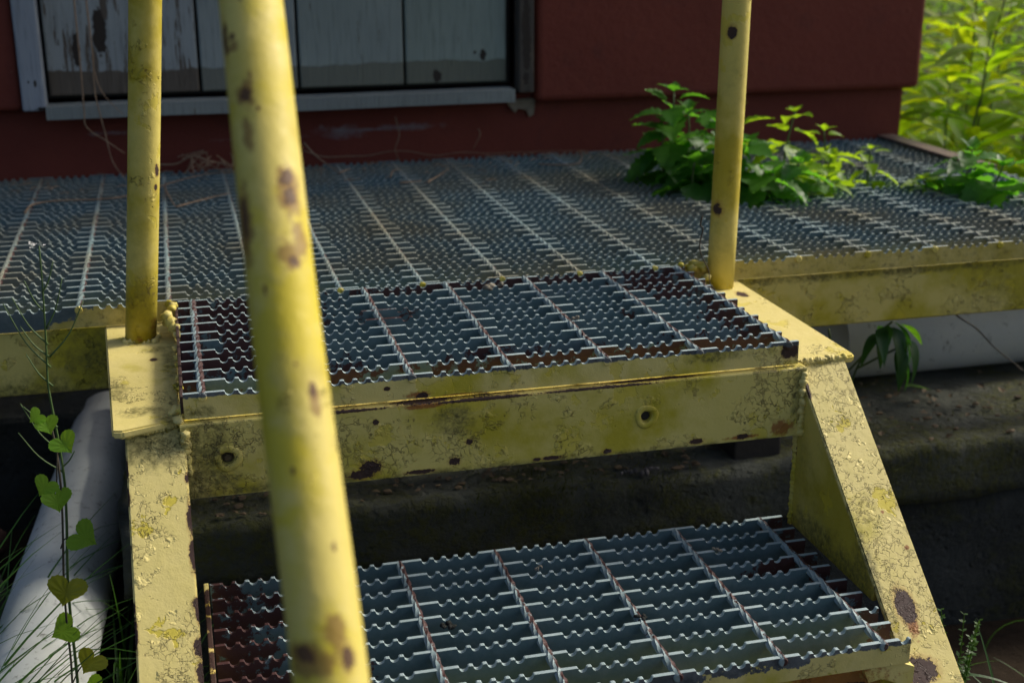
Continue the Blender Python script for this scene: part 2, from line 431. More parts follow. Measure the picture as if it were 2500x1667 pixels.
M_topL = galvanised('worn_skylit_zinc_landing', None, brown=0.0, rust=0.60, pale=0.18, warm=0.7)  # landing tops: wear, with bright glints also put into the paler colour
M_rod1 = galvanised('zinc_rod_upper', None, brown=0.45, rust=0.25, pale=0.13, crest=-0.0004)
M_rod2 = galvanised('zinc_rod_lower', None, brown=0.45, rust=0.25, pale=0.14, crest=-0.0002)
M_rodL = galvanised('zinc_rod_landing', None, brown=0.10, rust=0.45, pale=0.06, warm=0.7, crest=0.0020)
M_primer = plain('brown_primer', (0.030, 0.015, 0.014), (0.065, 0.036, 0.030), 60, 0.6, 0.0008)
M_dark = plain('black_steel', (0.010, 0.009, 0.008), (0.022, 0.018, 0.014), 60, 0.6, 0.0008)
M_rust = plain('rusty_flat_bar', (0.085, 0.052, 0.044), (0.15, 0.10, 0.085), 45, 0.55, 0.0008)
M_weld = yellow_paint('yellow_paint_weld', None, crack=0.1, grime=0.65, cream=0.45, chips=0.0)
M_bolt = plain('rusty_bolt', (0.05, 0.035, 0.018), (0.12, 0.085, 0.03), 300, 0.7, 0.0005)

# ------------------------------------------------------------------ ground, foundation, building
def red_paint(name, spots=None, dark=1.0, smear=None, stucco=1.0):
    m = Mat(name)
    n = m.noise(3.5, 5, 0.6)
    base = m.mix(m.step(n, 0.3, 0.7), (0.128*dark, 0.027*dark, 0.017*dark), (0.190*dark, 0.043*dark, 0.026*dark))
    d = m.noise(14, 6, 0.7)
    base = m.mix(m.step(d, 0.55, 0.8, 0, 0.6), base, (0.055*dark, 0.019*dark, 0.017*dark))
    if smear:
        f = m.step(m.spots(smear, 0.8, 26), 0.35, 1.1, 1, 0)
        f = m.math('MULTIPLY', f, m.step(m.noise(40, 5, 0.7, v=m.scl((0.5, 1, 2))), 0.30, 0.65))
        base = m.mix(m.math('MULTIPLY', f, 0.75), base, (0.22, 0.22, 0.23))
    if spots:
        f = m.step(m.spots(spots, 0.5, 60), 0.93, 1.0, 1, 0)
        base = m.mix(f, base, (0.26, 0.21, 0.15))
    sp = m.step(m.noise(45, 5, 0.75, v=m.vec('ADD', m.P, (4, 4, 8))), 0.695, 0.71)
    base = m.mix(m.math('MULTIPLY', sp, 0.55), base, (0.26, 0.20, 0.17))
    h = m.math('ADD', m.math('MULTIPLY', m.noise(55, 6, 0.7), 1.0*stucco), m.math('MULTIPLY', m.noise(260, 3), 0.25))
    return m.done(base, 0.72, 0.0, m.bump(h, 0.6, 0.004), 0.25)
M_wall_up = red_paint('red_stucco', None, 1.05)
M_plinth = red_paint('red_plinth_paint', None, 0.95,
                     smear=[(.285, 1.157, .054, .045, .1, .012), (.40, 1.157, .060, .07, .1, .007), (.33, 1.157, .058, .08, .1, .004), (-.1, 1.157, .07, .04, .1, .004), (.15, 1.157, .05, .08, .1, .004)], stucco=0.5)
M_cement = plain('bare_cement', (0.15, 0.125, 0.085), (0.24, 0.205, 0.15), 50, 0.9, 0.002)

def concrete(name, moss=0.5, c1=(0.040, 0.036, 0.028), c2=(0.085, 0.076, 0.060), moss_c=(0.055, 0.060, 0.014)):
    m = Mat(name)
    n = m.noise(12, 6, 0.65)
    base = m.mix(m.step(n, 0.3, 0.72), c1, c2)
    ag = m.vor(95, 'F1')
    base = m.mix(m.step(m.noise(160, 4, 0.7), 0.58, 0.72, 0, 0.55), base, (0.12, 0.11, 0.09))
    base = m.mix(m.step(m.noise(3.2, 3), 0.45, 0.7, 0, 0.55), base, (0.048, 0.058, 0.060))
    mm = m.math('MULTIPLY', m.step(m.noise(7, 5, 0.7, v=m.vec('ADD', m.P, (1, 6, 3))), 0.66-0.3*moss, 0.76-0.3*moss), m.step(m.noise(80, 5, 0.75), 0.38, 0.6))
    base = m.mix(m.math('MULTIPLY', mm, 0.8), base, moss_c)
    h = m.math('ADD', m.math('MULTIPLY', m.noise(45, 7, 0.75), 1.0), m.math('MULTIPLY', ag, -0.15))
    h = m.math('ADD', h, m.math('MULTIPLY', mm, 0.25))
    h = m.math('ADD', h, m.math('MULTIPLY', m.noise(14, 4, 0.6), 1.2))
    pit = m.step(m.vor(48, 'F1', v=m.warp(30, .03)), 0.10, 0.30)
    h = m.math('ADD', h, m.math('MULTIPLY', pit, 0.35))
    return m.done(base, 0.92, 0.0, m.bump(h, 1.0, 0.013), 0.2)
M_conc = concrete('mossy_concrete', 0.50, (0.015, 0.017, 0.015), (0.052, 0.055, 0.048))
M_ledge = concrete('mossy_ledge', 0.75, (0.036, 0.040, 0.032), (0.140, 0.148, 0.115), (0.095, 0.100, 0.022))
def soil():
    m = Mat('dark_soil')
    n = m.noise(9, 7, 0.7)
    base = m.mix(m.step(n, 0.3, 0.7), (0.018, 0.013, 0.009), (0.050, 0.036, 0.022))
    g = m.step(m.noise(2.2, 5, 0.6), 0.42, 0.60)
    far = m.step(m.vec('LENGTH', m.vec('SUBTRACT', m.P, (.4, .3, -.5))), 1.3, 2.2)
    base = m.mix(m.math('MULTIPLY', m.math('MULTIPLY', g, far), 0.85), base, (0.050, 0.085, 0.016))
    return m.done(base, 0.95, 0.0, m.bump(m.noise(60, 7, 0.75), 1.0, 0.012), 0.1)
M_soil = soil()

# ground sheet: near field is uneven, far field runs to the horizon
bm = bmesh.new()
xs = [-150, -60, -20, -8, -4] + [-2.5+0.16*i for i in range(46)] + [6, 9, 14, 24, 60, 150]
ys = [-150, -60, -20, -8, -4] + [-2.4+0.16*i for i in range(46)] + [6, 9, 14, 24, 60, 150]
def gz(x, y):
    z = -0.52 + 0.05*mnoise.noise(Vector((x*0.9, y*0.9, 0.3))) + 0.018*mnoise.noise(Vector((x*4, y*4, 2)))
    z += 0.11*math.exp(-((x+0.55)/0.36)**2)*math.exp(-((y-0.15)/0.75)**2)   # heaped earth beside the stair
    return z
grid = [[bm.verts.new((x, y, gz(x, y))) for x in xs] for y in ys]
for j in range(len(ys)-1):
    for i in range(len(xs)-1):
        bm.faces.new((grid[j][i], grid[j][i+1], grid[j+1][i+1], grid[j+1][i]))
g = put('ground', mesh_of(bm, 'ground', M_soil, True), kind='structure')

def rough_block(x0, x1, y0, y1, z0, z1, step, amp, seed, fx=0.0):
    """subdivided box with a broken surface"""
    bm = bmesh.new()
    nx = max(2, int((x1-x0)/step)); ny = max(2, int((y1-y0)/step)); nz = max(2, int((z1-z0)/step))
    r = {}
    def V(i, j, k):
        if (i, j, k) not in r:
            p = Vector((x0+(x1-x0)*i/nx, y0+(y1-y0)*j/ny, z0+(z1-z0)*k/nz))
            edge = (i in (0, nx)) + (j in (0, ny)) + (k in (0, nz))
            q = p*11 + Vector((seed, seed*2, seed*3))
            d = Vector((mnoise.noise(q), mnoise.noise(q+Vector((9, 0, 0))), mnoise.noise(q+Vector((0, 9, 0)))))
            q2 = q*3.7
            d += 0.45*Vector((mnoise.noise(q2), mnoise.noise(q2+Vector((9, 0, 0))), mnoise.noise(q2+Vector((0, 9, 0)))))
            c = Vector(((x0+x1)/2, (y0+y1)/2, (z0+z1)/2))
            p = p + d*amp
            if edge >= 2:
                p += Vector((0, (c.y-p.y), (c.z-p.z))).normalized()*amp*0.5
            r[(i, j, k)] = bm.verts.new(p)
        return r[(i, j, k)]
    for i in range(nx):
        for j in range(ny):
            for k in (0, nz):
                bm.faces.new((V(i, j, k), V(i+1, j, k), V(i+1, j+1, k), V(i, j+1, k)))
    for i in range(nx):
        for k in range(nz):
            for j in (0, ny):
                bm.faces.new((V(i, j, k), V(i+1, j, k), V(i+1, j, k+1), V(i, j, k+1)))
    for j in range(ny):
        for k in range(nz):
            for i in (0, nx):
                bm.faces.new((V(i, j, k), V(i, j+1, k), V(i, j+1, k+1), V(i, j, k+1)))
    return bm
fnd = thing('concrete_foundation', 'dark mossy concrete foundation running below the grating landing behind the steps', 'foundation', (0.9, 0.4, -0.5))
put('ledge', mesh_of(rough_block(-.102, 3.2, .235, .78, -.335, -.25, .016, .0055, 3), 'ledge', M_ledge, True), fnd, label='rough mossy concrete ledge with a broken front edge')
put('wall', mesh_of(rough_block(-.085, 3.2, .246, .78, -.62, -.325, .026, .0075, 5), 'wall', M_conc, True), fnd)
bm = bmesh.new(); bm_box(bm, -.9, 3.2, .80, 1.15, -.62, -.30, .01)
put('footing', mesh_of(bm, 'footing', M_conc), fnd)

# building
bld = thing('building', 'dark red rendered house wall with an overhanging upper face above a lower plinth', 'building', (0.5, 1.3, -0.5))
bm = bmesh.new(); bm_box(bm, -2.5, 1.407, 1.157, 3.4, -.6, .115, .006, 2)
put('plinth', mesh_of(bm, 'plinth', M_plinth), bld)
bm = bmesh.new()
bm_box(bm, .640, 1.424, 1.128, 3.4, .098, 2.4, .012, 3)
put('wall', mesh_of(bm, 'wall', M_wall_up), bld, label='dark red stucco wall face right of the door')
bm = bmesh.new()
bm_box(bm, -2.5, -.243, 1.128, 3.4, .116, 2.4, .008, 3)
put('wall', mesh_of(bm, 'wall', M_wall_up), bld, label='dark red stucco wall face left of the door')
bm = bmesh.new(); bm_box(bm, -.243, .640, 1.128, 3.4, 1.95, 2.4, .004)
put('lintel', mesh_of(bm, 'lintel', M_wall_up), bld)
bm = bmesh.new(); bm_box(bm, -.243, .640, 1.30, 3.4, .115, 1.95)
put('door_recess', mesh_of(bm, 'door_recess', M_dark), bld)
bm = bmesh.new(); bm_box(bm, -2.6, 1.55, 1.0, 3.5, 2.4, 2.5, .01)
put('roof', mesh_of(bm, 'roof', M_dark), bld)
bm = bmesh.new()
random.seed(11)
bm_prism(bm, [(.588, .102), (.645, .104), (.642, .075), (.634, .070), (.628, .083), (.612, .086), (.606, .079), (.598, .088)], 'y', 1.148, 1.158)
put('cement_patch', mesh_of(bm, 'cement_patch', M_cement), bld, label='bare cement chipped out under the door corner')

# weathered wood of the door
def wood(name, paint=(0.245, 0.275, 0.31), peel=0.5, seed=0.0, lowband=True, stains=None):
    m = Mat(name)
    off = m.vec('ADD', m.P, (seed, seed*0.3, 0))
    gr = m.noise(14, 7, 0.7, v=m.scl((6.0, 1, 0.55), off))
    grf = m.noise(60, 5, 0.6, v=m.scl((6.0, 1, 0.25), off))
    oi = m.noise(5, 3, v=off)
    pc = m.mix(m.step(oi, 0.3, 0.7), paint, tuple(k*0.78 for k in paint))
    pc = m.mix(m.step(grf, 0.52, 0.66, 0, 0.55), pc, tuple(k*0.42 for k in paint))
    woodc = m.mix(grf, (0.060, 0.048, 0.036), (0.15, 0.125, 0.095))
    pm = m.step(gr, 0.72-0.22*peel, 0.735-0.22*peel)
    col = m.mix(pm, pc, woodc)
    if lowband:
        z = m.vec('DOT_PRODUCT', off, (0, 0, 1))
        zz = m.new("ShaderNodeSeparateXYZ"); m.set(zz.inputs[0], m.P)
        zv = m.math('ADD', zz.outputs[2], m.math('MULTIPLY', m.math('SUBTRACT', m.noise(18, 4, v=off), 0.5), 0.008*(1+4*peel)))
        bnd = m.step(zv, 0.1755, 0.178, 1, 0)
        low = m.mix(grf, tuple(k*0.52 for k in paint), tuple(k*0.80 for k in (paint[0], paint[1], paint[2]*0.80)))
        low = m.mix(min(0.95, peel*1.3), low, woodc)
        col = m.mix(bnd, col, low)
    if stains:
        f = m.step(m.spots(stains, 0.6, 60), 0.9, 1.0, 1, 0)
        col = m.mix(f, col, (0.035, 0.028, 0.022))
    h = m.math('SUBTRACT', m.math('MULTIPLY', grf, 0.7), m.math('MULTIPLY', pm, 0.8))
    return m.done(col, 0.75, 0.0, m.bump(h, 0.8, 0.002), 0.25)
door = thing('plank_door', 'old wooden plank door with flaking grey white paint and a darker band at its foot', 'door', (0.2, 1.15, 0.13))
planks = [(-.199, .045, .78, [(-.15, 1.14, .21, .006, .1, .03), (-.11, 1.14, .24, .010, .1, .05)]), (.050, .213, .30, None), (.218, .400, .34, None), (.405, .588, .38, [(.545, 1.14, .185, .007, .1, .010), (.53, 1.14, .19, .003, .1, .004), (.46, 1.14, .152, .008, .1, .012)])]
for k, (a, b, pl, st) in enumerate(planks):
    bm = bmesh.new(); bm_box(bm, a, b, 1.142, 1.165, .137, 1.92, .003, 2)
    o = put('plank', mesh_of(bm, 'plank', wood('flaking_plank_paint_%d' % k, (0.30-.010*k, 0.335-.002*k, 0.33-.014*k), pl, 2.7*k, True, st)), door)
    if k == 0: o['label'] = 'plank with most of its paint peeled to brown wood'
bm = bmesh.new(); bm_box(bm, -.21, .60, 1.168, 1.20, .13, 1.92)
put('backing', mesh_of(bm, 'backing', M_dark), door)
fr_ = thing('door_frame', 'grey white wooden door frame with a long sill board under the plank door', 'door frame', (0.2, 1.14, 0.10))
bm = bmesh.new(); bm_box(bm, -.242, -.2045, 1.112, 1.16, .117, 1.95, .003, 2)
put('jamb', mesh_of(bm, 'jamb', wood('jamb_paint', (0.31, 0.35, 0.385), 0.05, 5.0, False, [(-.228, 1.11, .165, .002, .02, .003), (-.218, 1.11, .163, .003, .02, .006), (-.209, 1.11, .121, .012, .02, .004)])), fr_, label='pale left jamb with rust specks')
bm = bmesh.new()
pts_t = spline([(-.205, 0, .1245), (.0, 0, .1262), (.2, 0, .1245), (.4, 0, .1255), (.594, 0, .127)], 6)
pts_b = spline([(-.205, 0, .1035), (.0, 0, .1045), (.2, 0, .103), (.4, 0, .1045), (.594, 0, .105)], 6)
bm_prism(bm, [(p.x, p.z) for p in pts_t] + [(p.x, p.z) for p in reversed(pts_b)], 'y', 1.100, 1.157)
put('sill', mesh_of(bm, 'sill', wood('sill_paint', (0.245, 0.275, 0.255), 0.36, 8.0, False)), fr_)
bm = bmesh.new(); bm_box(bm, .607, .6345, 1.120, 1.16, .118, 1.95, .002)
put('jamb', mesh_of(bm, 'jamb', wood('dark_jamb', (0.085, 0.075, 0.062), 0.75, 3.0, False, [(.62, 1.12, .22, .008, .02, .09)])), fr_, label='dark brown right jamb with its paint gone')

# ------------------------------------------------------------------ pipes
def pipe_mat(name, c1, c2):
    m = Mat(name)
    n = m.noise(5, 5, 0.6)
    col = m.mix(m.step(n, 0.3, 0.7), c1, c2)
    col = m.mix(m.step(m.noise(55, 6, 0.8), 0.57, 0.68, 0, 0.8), col, (0.08, 0.085, 0.06))
    col = m.mix(m.step(m.noise(12, 6, 0.75), 0.62, 0.80, 0, 0.6), col, (0.16, 0.17, 0.13))
    return m.done(col, 0.45, 0.0, m.bump(m.noise(90, 4), 0.3, 0.001), 0.5)
M_pipe = pipe_mat('white_plastic_pipe', (0.58, 0.60, 0.57), (0.78, 0.79, 0.75))
def hollow_pipe(pts, r):
    bm = bmesh.new()
    bm_tube(bm, pts, r, 48, cap=False)
    bm_tube(bm, pts, r*0.93, 48, cap=False)
    bm.verts.ensure_lookup_table()
    n = len(pts)*48
    for e in (0, (len(pts)-1)*48):
        for k in range(48):
            bm.faces.new((bm.verts[e+k], bm.verts[e+(k+1) % 48], bm.verts[n+e+(k+1) % 48], bm.verts[n+e+k]))
    return bm
o = put('drain_pipe', mesh_of(hollow_pipe([(.93, .515, -.182), (1.6, .515, -.182), (2.4, .515, -.182), (3.1, .515, -.182)], .066), 'drain_pipe', M_pipe, True))
tag(o, 'white plastic pipe lying on the concrete ledge under the right end of the landing', 'pipe')
o = put('drain_pipe', mesh_of(hollow_pipe([(-.135, .85, -.345), (-.163, .54, -.35), (-.187, .23, -.355), (-.205, -.10, -.36), (-.225, -.45, -.37)], .057), 'drain_pipe', M_pipe, True))
o.data.materials[0] = pipe_mat('dirty_pipe', (0.44, 0.48, 0.455), (0.74, 0.78, 0.74))
tag(o, 'white pipe in the grass left of the steps, coming out from under the landing', 'pipe')

# rubble left of the pipe
M_brick = plain('old_brick', (0.045, 0.020, 0.014), (0.095, 0.045, 0.030), 30, 0.9, 0.004)
M_stone = plain('grey_stone', (0.05, 0.045, 0.036), (0.11, 0.10, 0.085), 25, 0.9, 0.004)
for k, (x, y, z, rx, ry, rz, mt, lab, cat) in enumerate([
        (-.330, .62, -.42, .045, .06, .030, M_brick, 'reddish broken brick in the shade behind the left pipe', 'brick'),
        (-.345, .30, -.375, .085, .09, .055, M_stone, 'grey rounded stone beside the left pipe under the landing edge', 'stone'),
        (-.31, .14, -.41, .04, .05, .035, M_stone, 'smaller grey stone half buried beside the left pipe', 'stone'),
        (-.112, -.15, -.305, .030, .028, .030, M_brick, 'pinkish brown stone at the foot of the left stringer', 'stone')]):
    bm = bmesh.new(); bm_blob(bm, (x, y, z), rx, ry, rz, k+2, 0.38, 3)
    tag(put('brick' if cat == 'brick' else 'stone', mesh_of(bm, 'rubble', mt, True)), lab, cat)

# ------------------------------------------------------------------ gratings
T = 0.0044          # bar thickness
H = 0.025           # bar height
def bar_mesh(name, x0, x1, rod0, pitch, mats, nseg=7, phase=0.0, thick=T, height=H, depth=0.0042, hw=0.0042, endnotch=False):
    """serrated bearing bar along x; top at z=0, centred on y=0. rods cross at rod0 + k*pitch"""
    prof = []
    cuts = []
    k0 = int(math.floor((x0-rod0)/pitch))-1
    for k in range(k0, int((x1-rod0)/pitch)+2):
        c = rod0 + (k+0.5)*pitch + phase
        for j in range(-2, 3):
            cuts.append(c + j*0.0128)
    if endnotch: cuts.append(x1-0.006)
    xs_ = [x0]
    prof.append((x0, 0.0))
    for c in sorted(cuts):
        if c-hw-0.0012 < prof[-1][0]+0.0002 or c+hw+0.0012 > x1-0.0008: continue
        prof.append((c-hw-0.0009, -0.0))
        prof.append((c-hw, -0.0005))
        for s in range(1, nseg):
            a = math.pi*s/nseg
            prof.append((c-hw*math.cos(a), -0.0005-depth*math.sin(a)))
        prof.append((c+hw, -0.0005))
        prof.append((c+hw+0.0009, -0.0))
    prof.append((x1, 0.0))
    bm = bmesh.new()
    y0, y1 = -thick/2, thick/2
    rows = []
    for (x, z) in prof:
        rows.append((bm.verts.new((x, y0, -height)), bm.verts.new((x, y0, z)), bm.verts.new((x, y1, z)), bm.verts.new((x, y1, -height))))
    for i in range(len(rows)-1):
        a, b = rows[i], rows[i+1]
        for q in range(4):
            f = bm.faces.new((a[q], b[q], b[(q+1) % 4], a[(q+1) % 4]))
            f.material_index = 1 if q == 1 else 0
    bm.faces.new(rows[0]); bm.faces.new(rows[-1][::-1])
    return mesh_of(bm, name, mats)
def rod_mesh(name, y0, y1, mats, r=0.0042, step=0.004, z=-0.0027, rod_pitch=0.042):
    """drawn twisted rod along y, its front end hammered flat"""
    bm = bmesh.new()
    n = int((y1-y0)/step)
    pts = [(0.00035*math.sin(i*1.7), y0+(y1-y0)*i/n, z+0.0004*math.sin(i*0.9)) for i in range(n+1)]
    bm_tube(bm, pts, r, 6, True, twist=2*math.pi/rod_pitch/2.6)
    k = len(bm.faces)
    bm_tube(bm, [(0, y0-0.0016, z-.001), (0, y0-0.0008, z-.001), (0, y0+.003, z-.001)], lambda t: 0.0036 if t < 0.3 else 0.0046, 16, True)
    bm.faces.ensure_lookup_table()
    for f in bm.faces[k:]: f.material_index = 1
    return mesh_of(bm, name, mats)
def fillets(bm, x, ys_, z):
    """little melted collars where a rod is forged into each bar"""
    for y in ys_:
        r = bmesh.ops.create_icosphere(bm, subdivisions=1, radius=1.0)
        for v in r['verts']:
            v.co = Vector((x + v.co.x*0.0070*R_(.8, 1.2), y + v.co.y*0.0026, z-0.0022+v.co.z*0.0028))

def tread(name, label, x0, x1, yf, yr, nb, zt, rods, rod0, mats, rodmat, frontmat, dx=0.0):
    t = thing(name, label, 'stair tread', ((x0+x1)/2, yf, zt-H), group='grating treads of the stair')
    rnd = random.Random(int(zt*1000)+5)
    ys_ = [yf + T/2 + (yr-yf-T)*i/(nb-1) for i in range(nb)]
    for i, y in enumerate(ys_):
        front = (i == 0)
        xa = x0 + (0 if front else rnd.uniform(0.0, .002)); xb = x1 - (0 if front else rnd.uniform(-0.001, .006))
        me = bar_mesh('bearing_bar', xa, xb, rod0, 0.1, [mats[2] if front else mats[0], mats[1]], 7, rnd.uniform(-.0035, .0035), endnotch=(zt < -0.1))
        o = put('bearing_bar', me, t, (0, y+(0 if front else rnd.uniform(-.0007, .0007)), zt+(0.0006 if i % 2 else 0.0)))
        if not front: o.rotation_euler = (rnd.uniform(-.05, .05), 0, rnd.uniform(-.0016, .0016))
        if front: o['label'] = 'front bearing bar with its face painted yellow'
    rm = [rod_mesh('cross_rod', yf-0.0002, yr+0.0005, [rodmat, frontmat], rod_pitch=p) for p in (0.038, 0.046)]
    for k, x in enumerate(rods):
        o = put('cross_rod', rm[k % 2], t, (x, 0, zt))
    bm = bmesh.new()
    for x in rods: fillets(bm, x, ys_, zt)
    put('forge_welds', mesh_of(bm, 'forge_welds', mats[1], True), t, kind='stuff')
    return t, ys_

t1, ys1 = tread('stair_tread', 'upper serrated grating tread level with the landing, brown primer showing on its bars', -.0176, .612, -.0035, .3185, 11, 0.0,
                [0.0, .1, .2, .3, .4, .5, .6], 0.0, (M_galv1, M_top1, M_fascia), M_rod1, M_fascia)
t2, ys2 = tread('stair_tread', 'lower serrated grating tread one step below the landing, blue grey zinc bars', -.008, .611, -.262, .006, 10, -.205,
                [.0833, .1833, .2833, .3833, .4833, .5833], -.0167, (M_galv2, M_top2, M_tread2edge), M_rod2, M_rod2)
# end plates
bm = bmesh.new(); bm_box(bm, -.0205, -.0172, .002, .3185, -.0250, -.0035, .0008)
put('end_plate', mesh_of(bm, 'end_plate', M_primer), t1, label='rusty brown left end plate')
M_endp2 = yellow_paint('chipped_end_plate', [(-.01, y, -.208, .006, R_(.008, .02), .02) for y in (-.25, -.225, -.19, -.17, -.14, -.10, -.075, -.05, -.02)], crack=0.2, grime=0.4, cream=0.4, jag=0.7, chips=0.4)
bm = bmesh.new(); bm_box(bm, -.0130, -.0082, -.262, .008, -.230, -.2035, .0010)
put('end_plate', mesh_of(bm, 'end_plate', M_endp2), t2, label='left end plate with chipped yellow and brown paint')

# painted blobs of old paint and weld on the tread ends
bm = bmesh.new()
rnd = random.Random(3)
for (x, y, z, s) in [(-.021, .300, .001, .0045), (-.024, .285, .0015, .005), (-.030, .262, -.001, .007), (-.026, .256, -.006, .008), (-.022, .247, -.010, .007), (-.019, .235, -.006, .004), (-.019, .22, -.010, .005), (-.021, .19, -.016, .005), (-.0205, .165, -.018, .004),
                     (-.0205, .13, -.015, .003), (-.020, .10, -.018, .004), (-.019, .045, -.010, .003), (-.022, .08, -.021, .005), (-.018, .012, -.020, .006), (-.024, .02, -.024, .007), (-.022, .0, -.026, .006)]:
    bm_blob(bm, (x, y, z), s*1.0, s*1.3, s*0.8, rnd.random()*9, 0.35, 2)
put('weld_bead', mesh_of(bm, 'weld_bead', M_weld, True), t1, label='lumpy yellow painted weld along the left end', kind='stuff')
bm = bmesh.new()
for (x, y, z, s) in [(.615, .300, .001, .006), (.623, .312, .003, .007), (.630, .309, .000, .008), (.618, .318, -.002, .006), (.606, .317, .001, .004), (.628, .285, -.008, .006)]:
    bm_blob(bm, (x, y, z), s, s*1.1, s*0.7, rnd.random()*9, 0.35, 2)
put('weld_bead', mesh_of(bm, 'weld_bead', M_weld, True), t1, label='yellow weld lump at the rear right corner', kind='stuff')
# bits of grit lying on the treads
def grit(name, label, pts, mat, seed):
    bm = bmesh.new(); rr = random.Random(seed)
    for (x, y, z, s) in pts:
        for q in range(5):
            bm_blob(bm, (x+rr.uniform(-s, s), y+rr.uniform(-s, s)*.6, z+rr.uniform(0, s*.5)), s*rr.uniform(.3, .7), s*rr.uniform(.3, .7), s*rr.uniform(.2, .5), rr.random()*20, 0.4, 1)
    tag(put(name, mesh_of(bm, name, mat, True)), label, 'debris')
M_grit = plain('dry_dirt', (0.16, 0.14, 0.10), (0.30, 0.27, 0.21), 200, 0.95, 0.001)
grit('dirt_crumb', 'pale crumb of dirt caught on the lower tread right of its second last rod', [(.508, -.055, -.204, .0045)], M_grit, 1)
grit('dirt_crumb', 'small grey crumb of dirt wedged in the lower tread behind its third rod', [(.318, -.045, -.205, .0035)], M_grit, 2)
grit('dirt_crumb', 'brown dirt crumb between the bars at the middle of the lower tread', [(.205, -.13, -.207, .006)], M_conc, 3)
grit('dirt_crumb', 'grey flaky dirt near the front of the lower tread', [(.385, -.165, -.206, .006)], M_conc, 4)
grit('dirt_crumb', 'pale flakes of dirt at the rear of the upper tread', [(.345, .272, .001, .007), (.36, .285, .001, .005)], M_grit, 5)
grit('dirt_crumb', 'flake of dirt beside a cross rod of the upper tread', [(.408, .13, .001, .0045)], M_grit, 6)

# landing
LX0, LX1 = -.95, 1.385
landing = thing('landing_grating', 'wide serrated steel grating landing between the steps and the red wall', 'grating', (0.4, .7, -.025))
NB = 29
ya, yb = .3235, 1.150
ysL = [ya + T/2 + (yb-ya-T)*i/(NB-1) for i in range(NB)]
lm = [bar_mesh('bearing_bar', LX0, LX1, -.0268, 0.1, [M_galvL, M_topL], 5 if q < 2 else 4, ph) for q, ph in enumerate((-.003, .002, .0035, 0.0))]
# front bar: worn blue grey at far left, yellow elsewhere
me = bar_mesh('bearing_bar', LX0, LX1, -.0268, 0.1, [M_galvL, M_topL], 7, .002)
m = Mat('landing_front_edge_paint')
sx = m.new("ShaderNodeSeparateXYZ"); m.set(sx.inputs[0], m.P)
jn = m.math('ADD', sx.outputs[0], m.math('MULTIPLY', m.math('SUBTRACT', m.noise(55, 6, 0.7), 0.5), 0.08))
jn = m.math('SUBTRACT', jn, m.math('MULTIPLY', sx.outputs[2], 2.2))
msk = m.math('MULTIPLY', m.step(jn, -.112, -.108), m.math('MAXIMUM', m.step(sx.outputs[0], -.022, -.018, 1, 0), m.step(sx.outputs[0], .612, .616)))
yc = m.mix(m.step(m.noise(22, 5, 0.65), 0.35, 0.65), (0.42, 0.34, 0.055), (0.60, 0.50, 0.17))
yc = m.mix(m.step(m.noise(120, 5, 0.7), 0.52, 0.70, 0, 0.7), yc, (0.12, 0.10, 0.03))
bc = m.mix(m.step(m.noise(30, 6, 0.7), 0.3, 0.7), (0.045, 0.075, 0.085), (0.12, 0.155, 0.155))
m.done(m.mix(msk, bc, yc), 0.55, 0.0, m.bump(m.math('ADD', m.noise(140, 5), m.math('MULTIPLY', msk, 0.6)), 0.8, 0.001))
me.materials[0] = m.m
put('bearing_bar', me, landing, (0, ysL[0], 0), label='front bearing bar painted yellow, worn blue grey at its left end')
for i in range(1, NB):
    put('bearing_bar', lm[(i*3) % 4], landing, (0.0, ysL[i], 0.0003*(i % 3)))
rmL = [rod_mesh('cross_rod', ya-.0005, yb, [M_rodL, M_landbeam], 0.0040, 0.006, -.0028, p) for p in (.038, .048)]
for k in range(-9, 15):
    x = -.0268 + .1*k
    put('cross_rod', rmL[k % 2], landing, (x, 0, 0))
o = None
# rusty flat bar along the right edge of the landing
bm = bmesh.new(); bm_box(bm, 1.352, 1.388, .80, 1.150, .002, .007, .0012)
bm2 = bmesh.new()
o = put('flat_bar', mesh_of(bm, 'flat_bar', M_rust)); tag(o, 'rusty brown flat steel bar lying along the right edge of the landing', 'steel bar')

# ------------------------------------------------------------------ stair frame
frame = thing('metal_staircase', 'yellow painted steel stair frame with peeling stringers, beams, posts and handrail', 'staircase', (.3, -.26, -.5))
SL = 0.86
def ztop(y): return -.030 + SL*(y-.010)
def stringer_flange(x0, x1):
    bm = bmesh.new()
    th = .006
    ya_, yb_ = -.58, .012
    n = Vector((0, -SL, 1)).normalized()
    pts = []
    for y in (ya_, yb_): pts.append((y, ztop(y)))
    for y in (yb_, ya_):
        pts.append((y - n.y*th, ztop(y) - n.z*th))
    bm_prism(bm, pts, 'x', x0, x1)
    bmesh.ops.bevel(bm, geom=list(bm.edges), offset=.0016, segments=2, affect='EDGES')
    return bm
def side_plate(x0, x1, drop):
    bm = bmesh.new()
    pts = [(-.58, ztop(-.58)-.007), (.004, ztop(.004)-.007), (.004, ztop(.004)-.007-drop*.6), (-.02, ztop(-.02)-.007-drop), (-.56, ztop(-.56)-.007-drop), (-.58, ztop(-.58)-.03)]
    bm_prism(bm, pts, 'x', x0, x1); return bm
def gusset(x0, x1):
    bm = bmesh.new()
    pts = [(.002, -.040), (.002, -.2125), (-.176, -.2125)]
    yl = -.176
    pts = [(.002, ztop(.002)-.0068), (.0005, -.2125), (-.178, -.2125), (-.181, ztop(-.181)-.0068)]
    bm_prism(bm, pts, 'x', x0, x1); return bm
sl = put('stringer', mesh_of(stringer_flange(-.0730, -.0185), 'stringer', M_strL), frame, label='left stringer with cream paint and dark chipped edges')
put('side_plate', mesh_of(side_plate(-.0725, -.0675, .085), 'side_plate', M_strL), sl)
